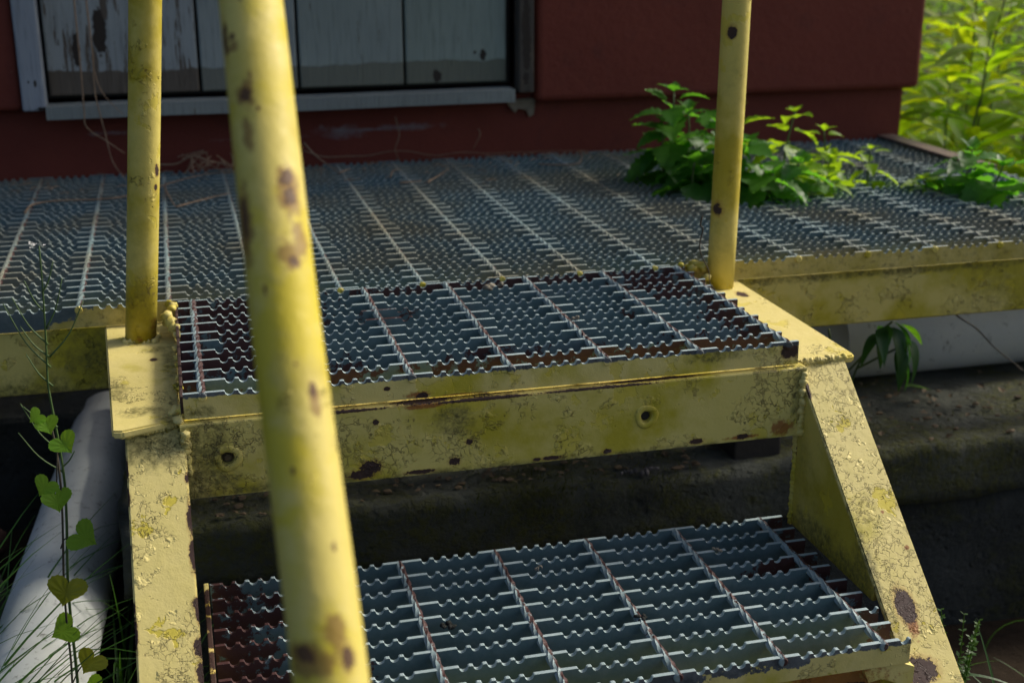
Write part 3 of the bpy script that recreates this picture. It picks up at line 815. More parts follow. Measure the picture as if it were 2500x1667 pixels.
put('gusset', mesh_of(gusset(-.0240, -.0200), 'gusset', M_primer), sl)
sr = put('stringer', mesh_of(stringer_flange(.6185, .6745), 'stringer', M_strR), frame, label='right stringer with crackled yellow paint and a bare brown patch')
put('side_plate', mesh_of(side_plate(.6690, .6740, .085), 'side_plate', M_strR), sr)
put('gusset', mesh_of(gusset(.6190, .6240), 'gusset', M_web), sr)
# mounting plates under the posts
bm = bmesh.new()
bm_prism(bm, [(-.1015, .345), (-.0835, -.012), (-.074, -.0145), (-.0215, .0045), (-.0215, .345)], 'z', -.0345, -.0265)
bmesh.ops.bevel(bm, geom=list(bm.edges), offset=.0018, segments=2, affect='EDGES')
put('mounting_plate', mesh_of(bm, 'mounting_plate', M_plate), frame, label='left mounting plate, cream paint stained with green dirt')
bm = bmesh.new()
bm_prism(bm, [(.6145, .345), (.6145, .012), (.6230, .006), (.6850, .010), (.6885, .016), (.6885, .345)], 'z', -.0345, -.0265)
bmesh.ops.bevel(bm, geom=list(bm.edges), offset=.0018, segments=2, affect='EDGES')
put('mounting_plate', mesh_of(bm, 'mounting_plate', M_plate), frame, label='right mounting plate, bright cream paint')
# rear parts of stringers carrying the plates
for x0, x1 in ((-.0725, -.0675), (.6690, .6740)):
    bm = bmesh.new(); bm_box(bm, x0, x1, .005, .318, -.085, -.0348, .0008)
    put('bearer', mesh_of(bm, 'bearer', M_landbeam), frame)

def beam_with_holes(x0, x1, yf, zt, zb, holes, th=.006, fl=.032):
    bm = bmesh.new()
    vs = [bm.verts.new((x, yf, z)) for x, z in ((x0, zb), (x1, zb), (x1, zt-.002), (x0, zt-.002))]
    es = [bm.edges.new((vs[i], vs[(i+1) % 4])) for i in range(4)]
    for (hx, hz, hr) in holes:
        ring = [bm.verts.new((hx+hr*math.cos(2*math.pi*k/20), yf, hz+hr*math.sin(2*math.pi*k/20))) for k in range(20)]
        re = [bm.edges.new((ring[i], ring[(i+1) % 20])) for i in range(20)]
        es += re
        back = [bm.verts.new((hx+hr*.86*math.cos(2*math.pi*k/20), yf+.0055, hz+hr*.86*math.sin(2*math.pi*k/20))) for k in range(20)]
        for i in range(20):
            bm.faces.new((ring[i], ring[(i+1) % 20], back[(i+1) % 20], back[i]))
        bm.faces.new(back)
    bmesh.ops.triangle_fill(bm, edges=es, use_beauty=True)
    me_ = None
    # top flange with rounded nose, back and bottom
    prof = [(yf, zt-.002), (yf+.0006, zt-.0006), (yf+.002, zt), (yf+fl, zt), (yf+fl, zt-th), (yf+th, zt-th), (yf+th, zb+.001), (yf+.001, zb), (yf, zb)]
    A = [bm.verts.new((x0, p[0], p[1])) for p in prof]; B = [bm.verts.new((x1, p[0], p[1])) for p in prof]
    for i in range(len(prof)-1):
        bm.faces.new((A[i], A[i+1], B[i+1], B[i]))
    bm.faces.new(A); bm.faces.new(B[::-1])
    bmesh.ops.remove_doubles(bm, verts=bm.verts, dist=1e-5)
    return bm
HB = [(.0195, -.0655, .0068), (.4415, -.0650, .0062)]
fb = put('front_beam', mesh_of(beam_with_holes(-.0225, .6195, -.0105, -.0275, -.1035, HB), 'front_beam', M_beam), frame, label='front beam below the upper tread, paint cracked into curling flakes')
bm = bmesh.new()
bm_tube(bm, [(.0195, -.0035, -.0655), (.0195, -.0085, -.0655)], .0036, 6)
bm_tube(bm, [(.0195, -.0050, -.0655), (.0195, -.0060, -.0655)], .0055, 18)
put('bolt', mesh_of(bm, 'bolt', M_bolt), fb, label='rusty hexagonal bolt sunk in the beam')
bm = bmesh.new(); bm_tube(bm, [(.4415, -.0052, -.0650), (.4415, -.0070, -.0650)], .0046, 16)
put('hole_shade_disc', mesh_of(bm, 'hole_shade_disc', M_dark), fb)  # black disc: the shade inside the hole given as colour
for (hx, hz, hr) in HB:
    bm = bmesh.new()
    N1, N2 = 28, 8
    for a in range(N1):
        for b in range(N2):
            A1, B1 = 2*math.pi*a/N1, math.pi*b/(N2-1)
            rr = hr + .0034 + .0034*math.cos(B1) + .0006*math.sin(A1*3+hx*30)
            bm.verts.new((hx+rr*math.cos(A1), -.0104-.0016*math.sin(B1), hz+rr*math.sin(A1)))
    bm.verts.ensure_lookup_table()
    for a in range(N1):
        for b in range(N2-1):
            i0 = a*N2+b; i1 = ((a+1) % N1)*N2+b
            bm.faces.new((bm.verts[i0], bm.verts[i0+1], bm.verts[i1+1], bm.verts[i1]))
    put('paint_rim', mesh_of(bm, 'paint_rim', M_beam, True), fb)
# welds at the beam ends
def weld_line(name, p0, p1, r, seed, par, mat):
    bm = bmesh.new(); rr = random.Random(seed)
    p0, p1 = Vector(p0), Vector(p1)
    n = max(4, int((p1-p0).length/(r*0.9)))
    for i in range(n+1):
        p = p0.lerp(p1, i/n)
        s = r*rr.uniform(.7, 1.25)
        bm_blob(bm, p + Vector((rr.uniform(-1, 1), rr.uniform(-1, 1), rr.uniform(-1, 1)))*r*.25, s, s, s, rr.random()*9, .3, 2)
    return put(name, mesh_of(bm, name, mat, True), par)
M_weld_dark = yellow_paint('yellow_paint_weld_dirty', None, crack=0.1, grime=1.0, cream=0.1, chips=0.2)
weld_line('weld_seam', (.6165, -.0105, -.034), (.6175, -.0095, -.100), .0042, 1, frame, M_weld_dark)
weld_line('weld_seam', (-.0185, -.0115, -.036), (-.0185, -.0105, -.075), .0038, 2, frame, M_weld_dark)
weld_line('weld_seam', (.619, .002, -.105), (.619, .002, -.212), .0028, 5, frame, M_weld_dark)
weld_line('weld_seam', (.622, .009, -.0285), (.676, .012, -.0285), .0034, 3, frame, M_plate)
weld_line('weld_seam', (-.074, -.006, -.0355), (-.026, .004, -.0340), .0026, 4, frame, M_plate)
# beams under the landing edge, left and right, behind the treads
bm = bmesh.new()
def channel(x0, x1, yf, zt, zb, mat, name, label=None):
    bm = bmesh.new()
    prof = [(yf, zt-.002), (yf+.002, zt), (yf+.034, zt), (yf+.034, zt-.006), (yf+.006, zt-.006), (yf+.006, zb+.006), (yf+.034, zb+.006), (yf+.034, zb), (yf+.002, zb), (yf, zb+.002)]
    bm_prism(bm, prof, 'x', x0, x1)
    return put(name, mesh_of(bm, name, mat), frame, label=label)
channel(-.95, -.0745, .3290, -.0252, -.1035, M_landbeam, 'landing_beam', 'landing beam left of the steps, yellow paint dark with algae')
channel(.6750, 1.385, .3290, -.0252, -.1015, M_landbeam, 'landing_beam', 'landing beam right of the steps')
channel(-.0665, .6685, .3290, -.0252, -.1015, M_landbeam, 'landing_beam', 'landing beam hidden behind the upper tread')
M_beam2 = yellow_paint('yellow_paint_lower_beam', [(.5, -.25, -.27, .05, .02, .02), (.56, -.25, -.26, .02, .02, .01)], crack=0.2, grime=0.6, cream=0.1, rustspots=[(.54, -.25, -.25, .06, .02, .03), (.4, -.25, -.26, .03, .02, .03)])
channel(-.0180, .6180, -.250, -.2320, -.300, M_beam2, 'lower_beam', 'beam under the lower tread, dark yellow streaked with rust')
# bracket at the right front of the lower tread
bm = bmesh.new()
bm_prism(bm, [(.566, -.2305), (.606, -.2305), (.6185, -.236), (.6180, -.262), (.600, -.250), (.585, -.244), (.572, -.246)], 'y', -.2605, -.252)
put('bracket', mesh_of(bm, 'bracket', M_beam2), frame, label='ragged rusty bracket under the lower tread corner')
# dark leg standing on the ledge behind the front beam
bm = bmesh.new(); bm_box(bm, .668, .735, .262, .322, -.262, -.086, .003)
put('leg', mesh_of(bm, 'leg', M_dark), frame, label='black leg standing on the concrete ledge')
bm = bmesh.new(); bm_box(bm, -.062, -.022, .276, .322, -.262, -.036, .003)
put('leg', mesh_of(bm, 'leg', M_dark), frame)
for sx_ in (-.9, 1.33):
    bm = bmesh.new(); bm_box(bm, sx_, sx_+.04, .33, .37, -.55, -.030, .003)
    put('leg', mesh_of(bm, 'leg', M_dark), frame)
bm = bmesh.new()
for x in (-.5, .1, .7, 1.2): bm_box(bm, x, x+.035, .362, 1.150, -.062, -.0275, .001)
put('joist', mesh_of(bm, 'joist', M_dark), frame, kind='stuff')

# posts and handrail
def tube_obj(name, pts, r, mat, par, label=None, n=40, cap=True):
    bm = bmesh.new(); bm_tube(bm, pts, r, n, cap)
    return put(name, mesh_of(bm, name, mat, True), par, label=label)
def lean(a, b, z0, z1, n=14, w=.0006):
    a, b = Vector(a), Vector(b); d = (b-a)/(b.z-a.z)
    return [a + d*(z-a.z) + Vector((math.sin(z*9)*w, 0, 0)) for z in [z0+(z1-z0)*i/n for i in range(n+1)]]
ptop = Vector((.06, .27, 1.245))
pl_ = [Vector(p) for p in lean((-.0600, .267, -.032), (-.0235, .267, .342), -.0275, 1.18)]
po = tube_obj('post', pl_, .0170, M_postL, frame, 'left railing post, dull yellow with a rusted foot')
weld_line('weld_ring', (-.077, .258, -.026), (-.044, .252, -.026), .0042, 8, po, M_plate)
weld_line('weld_ring', (-.044, .252, -.026), (-.041, .268, -.026), .0042, 9, po, M_plate)
pr_ = lean((.6545, .302, -.026), (.6580, .302, .3285), -.0275, 1.0)
po2 = tube_obj('post', pr_, .0172, M_postR, frame, 'right railing post with two bare brown chips')
bm = bmesh.new()
bm_tube(bm, [pr_[-1]+Vector((0, 0, -.001)), pr_[-1]+Vector((0, 0, .006)), pr_[-1]+Vector((0, 0, .012))], lambda t: .0185 if t < .6 else .012, 32)
put('cap', mesh_of(bm, 'cap', M_postR, True), po2)
rail_line = [(.0375, -1.02, -.36), (.0385, -.80, -.075)]
a = Vector((.0394, -.4437, .3824)); b = Vector((.0423, -.6706, .0941))
dd = (a-b); dd.x = -.001
ctrl = [b - dd*1.9, b - dd*1.2, b - dd*.5 + Vector((.001, 0, 0)), b, Vector((.0392, -.558, .2385)), a, a + dd*.8, a + dd*1.7, Vector((.03, .05, 1.02)), Vector((.045, .18, 1.17)), Vector((pl_[-1].x, .267, 1.18))]
rp = spline(ctrl, 6)
rp = [p for p in rp if p.z > -.50]
tube_obj('handrail', rp, .0173, M_rail, frame, 'handrail tube sloping down to the viewer, bright yellow with brown chips', 56)

# thin wire by the right post
def strand(name, label, cat, pts, r, mat, sub=5, n=5, group=None, taper=True):
    bm = bmesh.new(); sp_ = spline(pts, sub)
    bm_tube(bm, sp_, (lambda t: r*(1-.6*t)) if taper else r, n)
    return tag(put(name, mesh_of(bm, name, mat, True)), label, cat, group)
M_twig = plain('dry_twig', (0.16, 0.105, 0.060), (0.30, 0.21, 0.13), 80, 0.8, 0.0005)
M_twig_dark = plain('dark_stem', (0.035, 0.030, 0.020), (0.07, 0.055, 0.035), 80, 0.8, 0.0005)
strand('dry_tendril', 'thin dark curly tendril standing beside the foot of the right post', 'tendril', [(.583, .2, .092), (.581, .2, .0807), (.5843, .2, .0756), (.5811, .2, .0561), (.5854, .2, .041), (.5939, .2, .0254), (.5962, .2, .0102), (.6031, .2, .001)], .0011, M_twig_dark)
G = 'dry twigs and vines by the wall'
tw = [
 ('long dry twig lying across the left end of the landing', [(-.2291, .8452, .004), (-.2222, .9033, .004), (-.1873, .9188, .005), (-.1264, .9183, .004), (-.0774, .9342, .005), (.0002, 1.0451, .004), (.0555, 1.0865, .005), (.111, 1.0909, .004)], .0020),
 ('short dry twig on the landing just right of the left post', [(-.0267, .9985, .004), (-.0126, .8469, .004), (-.0038, .8292, .004)], .0018),
 ('dry twig slanting on the landing between left post and handrail', [(-.0098, .8308, .004), (.0342, .8718, .005), (.0739, .9132, .004)], .0018),
 ('tangled dry stem at the wall foot between left post and handrail', [(-.0369, 1.12, .0184), (-.004, 1.12, .0182), (.0242, 1.12, .030), (.0584, 1.12, .0196), (.0859, 1.12, .0125), (.1283, 1.12, .0141)], .0018),
 ('dry hanging vine in front of the peeling plank, bending at the sill', [(-.1422, 1.08, .32), (-.1424, 1.08, .1998), (-.1439, 1.08, .1204), (-.1421, 1.08, .0921), (-.1132, 1.08, .0685), (-.0857, 1.08, .0468)], .0019),
 ('dry vine reaching from the door sill down to the landing', [(-.124, 1.085, .30), (-.1221, 1.08, .2058), (-.1239, 1.08, .1464), (-.1148, 1.08, .0856), (-.1066, 1.08, .034), (-.0894, 1.08, .005)], .0018),
 ('thin dry vine slanting from the plank towards the left post', [(-.1227, 1.08, .1861), (-.1123, 1.08, .1474), (-.0831, 1.08, .1114)], .0014),
 ('straight dry stem leaning on the landing right of the handrail', [(.2155, 1.12, .045), (.2355, 1.11, .022), (.2547, 1.09, .008), (.2642, 1.0301, .004)], .0020),
 ('short pale broken straw right of the handrail', [(.2642, 1.0301, .006), (.2893, 1.0743, .004)], .0018),
 ('long thin vine running along the foot of the red wall', [(.2157, 1.14, .028), (.2513, 1.14, .0154), (.2952, 1.14, .0141), (.332, 1.14, .0138), (.3694, 1.14, .0195), (.4068, 1.14, .0178), (.4518, 1.14, .0083), (.5053, 1.14, .0119), (.5593, 1.14, .0071), (.6532, 1.14, .0067), (.7329, 1.14, .0046)], .0013),
 ('hooked dry straw on the landing left of the green plants', [(.6184, 1.03, .004), (.6477, 1.0138, .004), (.6862, 1.0158, .004), (.7117, 1.0728, .004), (.7298, 1.1352, .004)], .0017),
 ('small curled straw near the middle of the landing', [(.3445, .9818, .004), (.3567, 1.0244, .006), (.3715, 1.0481, .004)], .0017),
 ('short straight straw near the middle of the landing', [(.35, .9252, .004), (.3893, .9327, .004)], .0019),
 ('pale slanting straw near the middle of the landing', [(.3952, .9202, .004), (.4242, .9678, .004), (.4542, 1.0257, .004)], .0018),
 ('upright dry stalk against the plinth below the sill', [(.3807, 1.13, .083), (.3872, 1.13, .0499), (.379, 1.13, .0245), (.3858, 1.13, .003)], .0013),
 ('short dry stalk against the plinth left of the cement patch', [(.5326, 1.13, .0549), (.5356, 1.13, .0436), (.5223, 1.13, .018)], .0014)]
for lab, pts, r in tw:
    strand('dry_twig', lab, 'twig', pts, r*0.85, M_twig, group=G)
bm = bmesh.new(); rr = random.Random(40)
for q in range(150):
    x = rr.uniform(-.3, 1.2); y = 1.15-abs(rr.gauss(0, .10)); a_ = rr.uniform(0, 6.3); L = rr.uniform(.004, .022)
    bm_tube(bm, [(x, y, .0012), (x+math.cos(a_)*L*.5, y+math.sin(a_)*L*.5, .0035), (x+math.cos(a_)*L, y+math.sin(a_)*L, .0015)], .0007, 4)
put('straw_litter', mesh_of(bm, 'straw_litter', M_twig), kind='stuff')
# snarl of fine stems around x 0..0.12 at the wall
bm = bmesh.new(); rr = random.Random(4)
for q in range(9):
    c = Vector((rr.uniform(0.0, .13), 1.10+rr.uniform(-.02, .03), .012))
    pts = [c + Vector((rr.uniform(-.035, .035), rr.uniform(-.02, .02), rr.uniform(-.008, .028))) for _ in range(4)]
    bm_tube(bm, spline(pts, 4), .0008, 4)
tag(put('dry_tangle', mesh_of(bm, 'dry_tangle', M_twig)), 'loose tangle of fine dry stems at the wall foot left of the handrail', 'twigs')
strand('dark_vine', 'thin dark bare vine crossing in front of the right white pipe', 'vine', [(1.03, .36, -.095), (1.0427, .36, -.1125), (1.0775, .36, -.1353), (1.1113, .36, -.167), (1.1636, .36, -.2059), (1.22, .37, -.245)], .0016, M_twig_dark)

# ------------------------------------------------------------------ plants
def leaf_mesh(name, L, W, mat, shape='ovate', serr=0.0, fold=0.25, droop=0.35, n=9, teeth=0, ripple=0.0):
    """leaf from origin along +y, normal +z; geometry with a creased midrib, side veins and a toothed margin"""
    bm = bmesh.new()
    rows = []
    for i in range(n+1):
        t = i/n
        if shape == 'ovate': w = (math.sin(math.pi*min(1, t**0.62))**0.85)*W/2*(1-0.25*t)
        elif shape == 'heart': w = (max(0.0, (1-t))**0.75)*(0.72+0.9*t)*W/2*1.05 if t > 0 else W*0.36
        else: w = (math.sin(math.pi*(t**0.75))**0.9)*W/2
        if i == n: w = 0.0002
        if i == 0 and shape != 'heart': w = W*0.03
        s = 1 + (serr if i % 2 else -serr)
        y = L*t
        z = -droop*L*t*t
        yy = y
        rows.append([])
        for k, u in enumerate((-1, -.52, 0, .52, 1)):
            ww = w*(s if abs(u) == 1 else 1)
            back = 0
            if shape == 'heart' and i == 0: back = -abs(u)*L*0.20
            if serr and abs(u) == 1 and i % 2: back += L/n*0.35
            zz = z + abs(u)*w*fold + ripple*W*math.sin(i*2.2+abs(u)*2.5)*abs(u)
            rows[-1].append(bm.verts.new((u*ww, yy+back+abs(u)*w*0.12, zz)))
    for i in range(n):
        for k in range(4):
            bm.faces.new((rows[i][k], rows[i][k+1], rows[i+1][k+1], rows[i+1][k]))
    return mesh_of(bm, name, mat, True)
def heart_mesh(name, mat, teeth=26, amp=.035):
    bm = bmesh.new()
    n = 56; out = []
    for i in range(n):
        t = 2*math.pi*i/n
        x = 16*math.sin(t)**3; y = 13*math.cos(t)-5*math.cos(2*t)-2*math.cos(3*t)-math.cos(4*t)
        x, y = x/19.5, (5-y)/22
        k = 1 + (amp if i % 2 else -amp*.4)
        x *= k; y = .42 + (y-.42)*k
        out.append(bm.verts.new((x, y, .16*abs(x)-.10*max(0, y)**2)))
    mid = [bm.verts.new((0, v, -.10*v*v)) for v in (.12, .45, .75)]
    inner = [bm.verts.new((v.co.x*.5, .42+(v.co.y-.42)*.5, v.co.z*.5-.01+.01*(j % 4))) for j, v in enumerate(out)]
    c = bm.verts.new((0, .42, -.03))
    for v in mid: bm.verts.remove(v)
    for i in range(n):
        j = (i+1) % n
        bm.faces.new((out[i], out[j], inner[j], inner[i])); bm.faces.new((inner[i], inner[j], c))
    return mesh_of(bm, name, mat, True)
def orient(pos, yaw, pitch, roll=0.0, s=1.0):
    """leaf axis (+y) to heading yaw, lifted by pitch"""
    return Matrix.Translation(pos) @ Matrix.Rotation(yaw, 4, 'Z') @ Matrix.Rotation(pitch, 4, 'X') @ Matrix.Rotation(roll, 4, 'Y') @ Matrix.Diagonal((s, s, s, 1))
M_nettle = leaf_mat('nettle_leaf', (0.026, 0.105, 0.014), (0.075, 0.190, 0.018), 0.45, 30)
M_nettle_b = leaf_mat('nettle_leaf_sun_tint', (0.115, 0.230, 0.008), (0.200, 0.320, 0.012), 0.52, 30)  # brighter copy of the nettle leaf, sunlight put into its colour
M_stem = plain('green_stem', (0.045, 0.085, 0.020), (0.10, 0.14, 0.035), 60, 0.6, 0.0005)
nl = [leaf_mesh('leaf', 1.0, .86, M_nettle, 'ovate', .11, .16, .30, 13, ripple=.030), leaf_mesh('leaf', 1.0, .80, M_nettle, 'ovate', .12, .24, .50, 13, ripple=.035), leaf_mesh('leaf', 1.0, .90, M_nettle, 'ovate', .10, .06, .15, 11, ripple=.03)]
nlb = [leaf_mesh('leaf', 1.0, .74, M_nettle_b, 'ovate', .10, .30, .25, 11, ripple=.03), leaf_mesh('leaf', 1.0, .70, M_nettle_b, 'ovate', .10, .16, .45, 11, ripple=.03)]

def nettle(x, y, h, n, size, label, bright=False, lean_=(0, 0), seed=0, z0=-.02, group='green weeds growing through the landing'):
    rr = random.Random(seed)
    t = thing('nettle_plant', label, 'plant', (x, y, z0), group=group)
    p0 = Vector((x, y, z0)); p1 = p0 + Vector((lean_[0]*h, lean_[1]*h, h))
    mid = p0.lerp(p1, .5) + Vector((rr.uniform(-.1, .1)*h, 0, 0))
    sp_ = spline([p0, mid, p1], 6)
    bm = bmesh.new(); bm_tube(bm, sp_, lambda q: .0026*(1-.5*q), 6)
    put('stem', mesh_of(bm, 'stem', M_stem, True), t)
    L = nlb if bright else nl
    yaw = rr.uniform(0, 3)
    n = int(n*1.75+2); size *= 1.25; x += .022; lean_ = (lean_[0]*.6, lean_[1])
    for i in range(n):
        f = (i+.6)/n
        pos = sp_[min(len(sp_)-1, int(f*(len(sp_)-1)))]
        for s in (0, 1):
            ya_ = yaw + math.pi*s + rr.uniform(-.3, .3)
            sz = size*(1.3-.70*f**1.6)*rr.uniform(.8, 1.15)
            pit = math.radians(rr.uniform(-62, -5) + 45*f)
            q = pos + Vector((-math.sin(ya_), math.cos(ya_), .25))*size*.16
            bm = None
            put('leaf', L[rr.randrange(len(L))] if not (bright is None) else nl[0], t, M=orient(q, ya_, pit, rr.uniform(-.35, .35), sz))
        yaw += math.pi/2 + rr.uniform(-.25, .25)
    # terminal tuft
    for k in range(4):
        put('leaf', L[k % len(L)], t, M=orient(p1, yaw+k*1.6, math.radians(rr.uniform(30, 60)), 0, size*.38*rr.uniform(.8, 1.2)))
    return t
nettle(.815, .815, .168, 6, .056, 'tallest dark green nettle, left of the right post', False, (-.10, .2), 1)
nettle(.838, .775, .120, 4, .060, 'leafy nettle directly behind the right post', False, (.10, .0), 2)
nettle(.800, .745, .070, 3, .050, 'low dark nettle at the front left of the clump', False, (-.1, -.1), 3)
nettle(.860, .735, .100, 4, .062, 'broad leaved nettle just right of the right post', False, (.15, -.1), 4)
nettle(.905, .800, .135, 4, .050, 'upright nettle with a pale raised leaf right of the post', True, (-.1, .1), 5)
nettle(.930, .710, .070, 3, .055, 'low spreading nettle with drooping leaves at the front of the clump', False, (.3, -.3), 6)
nettle(.985, .815, .130, 3, .048, 'bright nettle with a fan of yellow green leaves on top', True, (.15, .05), 7)
nettle(.970, .750, .065, 3, .050, 'short bright nettle in the middle right of the clump', True, (.2, .0), 8)
nettle(1.030, .770, .060, 3, .046, 'pale green nettle bending right at the end of the clump', True, (.35, 0), 9)
nettle(1.075, .830, .095, 2, .036, 'small lone seedling with two bright leaves right of the clump', True, (-.1, 0), 10)
nettle(1.110, .750, .075, 2, .034, 'thin seedling with winged bright leaves near the flat bar', True, (0, 0), 11)
nettle(1.000, .700, .045, 2, .042, 'tiny bright nettle low at the front right of the clump', True, (.1, -.2), 12)
nettle(.790, .850, .10, 4, .046, 'dark nettle at the rear left of the clump', False, (-.05, .1), 16)
nettle(.840, .860, .130, 4, .055, 'shaded nettle behind the others near the wall', False, (.0, .2), 17)
nettle(.890, .690, .060, 3, .058, 'low broad leaved nettle at the front right of the post', False, (.1, -.4), 18)
nettle(1.225, .640, .085, 4, .055, 'bright leafy weed at the right edge of the photo on the grating', False, (.1, .1), 13)
nettle(1.240, .590, .070, 3, .060, 'dark glossy weed cut by the right edge of the photo', False, (.1, -.1), 14)
nettle(1.180, .680, .035, 2, .036, 'small sprout left of the weed at the right edge', True, (-.3, 0), 15)

# tall sunlit weeds beyond the corner of the house
M_weed = leaf_mat('willow_leaf', (0.110, 0.205, 0.006), (0.190, 0.300, 0.008), 0.54, 12, 0.6)
M_weed2 = leaf_mat('willow_leaf_yellow', (0.165, 0.270, 0.005), (0.245, 0.345, 0.008), 0.56, 12, 0.6)
wl = [leaf_mesh('leaf', 1.0, w, mt, 'lance', 0, f, d, 6) for w, f, d, mt in ((.25, .25, .25, M_weed), (.26, .35, .5, M_weed2), (.21, .2, .12, M_weed2), (.28, .3, .7, M_weed))]
def weed(x, y, h, n, size, label, seed, group='tall weeds in the sun beyond the house corner'):
    rr = random.Random(seed)
    z0 = gz(x, y)
    t = thing('tall_weed', label, 'weed', (x, y, z0), group=group)
    p0 = Vector((x, y, z0-.01)); p1 = p0 + Vector((rr.uniform(-.12, .12), rr.uniform(-.15, .05), h))
    sp_ = spline([p0, p0.lerp(p1, .5)+Vector((rr.uniform(-.03, .03), 0, 0)), p1], 8)
    bm = bmesh.new(); bm_tube(bm, sp_, lambda q: .0042*(1-.65*q), 6)
    put('stem', mesh_of(bm, 'stem', M_stem, True), t)
    yaw = rr.uniform(0, 6)
    for i in range(n):
        f = .22 + .78*(i+.5)/n
        k = f*(len(sp_)-1); a_ = int(k); pos = sp_[a_].lerp(sp_[min(a_+1, len(sp_)-1)], k-a_)
        sz = size*rr.uniform(.7, 1.2)*(1.1-.5*f)
        put('leaf', wl[rr.randrange(4)], t, M=orient(pos, yaw, math.radians(rr.uniform(15, 50)), rr.uniform(-.4, .4), sz))
        yaw += 2.4 + rr.uniform(-.4, .4)
    return t
rr = random.Random(21)
cx, cy = -.0085, -1.1946
ORD = ['closest to', 'second from', 'third from', 'fourth from', 'fifth from', 'sixth from', 'seventh from', 'eighth from', 'ninth from', 'tenth from', 'eleventh from', 'farthest from']
seed = 100
for row, n, r0, r1, a0, a1, h0, h1, sz in (('front row', 8, 2.85, 3.10, 31.2, 39, .52, .80, .175), ('middle row', 12, 3.15, 3.7, 29.8, 40, .62, 1.0, .19), ('back row', 11, 3.8, 4.8, 29.5, 41, .75, 1.15, .20)):
    for i in range(n):
        ang = math.radians(a0 + (a1-a0)*(i+rr.uniform(.1, .9))/n); r = rr.uniform(r0, r1)
        x = cx + r*math.sin(ang); y = cy + r*math.cos(ang)
        if x < 1.50 and y > 1.05: x = 1.50 + rr.uniform(0, .1)
        weed(x, y, rr.uniform(h0, h1), 34 if row != 'back row' else 28, sz, 'yellow green narrow leaved weed, %s the house corner in the %s' % (ORD[i], row), seed)
        seed += 1
weed(1.56, 1.22, 1.0, 46, .20, 'prominent tall weed with a thick upright stem just right of the house corner', 77)
# denser thicket behind
M_thick = leaf_mat('thicket_leaf', (0.050, 0.120, 0.008), (0.12, 0.21, 0.012), 0.45, 3, 0.5)
bm = bmesh.new(); rr = random.Random(5)
for i in range(9000):
    y = rr.uniform(2.4, 6.5); x = rr.uniform(1.7, 7.0) if y < 3.6 else rr.uniform(-2, 8)
    if y < 3.5 and x < 1.7: continue
    z = gz(x, y) + rr.random()**1.3*(.75+.5*mnoise.noise(Vector((x*1.5, y*1.5, 0)))+.12*(y-2.4))
    L = rr.uniform(.07, .14); W = L*.20
    M_ = orient(Vector((x, y, z)), rr.uniform(0, 6.3), math.radians(rr.uniform(-10, 60)), rr.uniform(-.5, .5), 1)
    q = [bm.verts.new(M_ @ Vector(p)) for p in ((0, 0, 0), (W/2, L*.4, .004), (0, L, -.03*L), (-W/2, L*.4, .004))]
    bm.faces.new(q)
put('weed_thicket', mesh_of(bm, 'weed_thicket', M_thick), kind='stuff')

# leafy plant under the landing by the right pipe
M_dleaf = leaf_mat('dark_broad_leaf', (0.018, 0.060, 0.012), (0.035, 0.100, 0.014), 0.35, 20)
M_bleaf = leaf_mat('bright_broad_leaf', (0.050, 0.130, 0.010), (0.080, 0.170, 0.012), 0.50, 20)
dl = leaf_mesh('leaf', 1.0, .42, M_dleaf, 'ovate', 0, .30, .55, 9)
dlb = leaf_mesh('leaf', 1.0, .30, M_bleaf, 'ovate', 0, .35, .15, 9)
t = thing('creeper_plant', 'dark drooping leafy plant with one bright leaf in front of the right white pipe', 'plant', (.90, .40, -.25))
bm = bmesh.new()
cs = [[(.90, .40, -.25), (.91, .39, -.19), (.925, .375, -.14), (.945, .365, -.115)], [(.90, .40, -.25), (.87, .38, -.18), (.85, .37, -.12)], [(.91, .39, -.19), (.94, .37, -.165), (.975, .36, -.145)], [(.88, .38, -.20), (.90, .36, -.16), (.925, .36, -.13)]]
for c in cs: bm_tube(bm, spline(c, 5), .0017, 5)
put('stem', mesh_of(bm, 'stem', M_stem, True), t)
for (p, yaw, pit, s, me_) in [((.955, .36, -.118), -1.15, -.5, .072, dlb), ((.945, .36, -.115), -1.7, -.65, .06, dl), ((.94, .355, -.12), 3.4, -.8, .06, dl), ((.93, .35, -.115), 2.3, -.75, .055, dl),
                              ((.95, .355, -.13), -2.2, -1.0, .065, dl), ((.965, .355, -.14), -2.6, -.9, .06, dl), ((.92, .355, -.12), 2.9, -.4, .05, dl), ((.93, .36, -.12), -.6, -.5, .055, dl), ((.95, .35, -.15), 3.0, -.9, .055, dl), ((.925, .36, -.13), 1.9, -.4, .05, dl),
                              ((.955, .352, -.16), -1.9, -.9, .05, dl), ((.86, .37, -.14), 1.5, -.2, .035, dl), ((.99, .39, -.225), -1.4, -.1, .05, dlb)]:
    put('leaf', me_, t, M=orient(Vector(p), yaw, pit, 0, s))

# slender flowering weed at far left, in front of the landing beam
M_flower = plain('white_petals', (0.6, 0.6, 0.58), (0.75, 0.75, 0.72), 100, 0.6, 0.0005)
M_thin = plain('thin_green_stem', (0.040, 0.090, 0.020), (0.075, 0.13, 0.03), 60, 0.6, 0.0004)
t = thing('flowering_weed', 'slender green weed with tiny white flowers in front of the left landing beam', 'plant', (-.136, 0.0, -.33))
main = [(-.141, .0, -.33), (-.1398, .0, -.2608), (-.1395, .0, -.2158), (-.1377, .0, -.1719), (-.1332, .0, -.1207), (-.1307, .0, -.0788), (-.1316, .0, -.0414), (-.1336, .0, -.0088), (-.1351, .0, .0174), (-.1343, .0, .0351), (-.1325, .0, .0623), (-.1319, .0, .0739), (-.1299, .0, .1157), (-.1290, .0, .149)]
bm = bmesh.new(); bm_tube(bm, spline(main, 3), lambda q: .0015*(1-.55*q), 6)
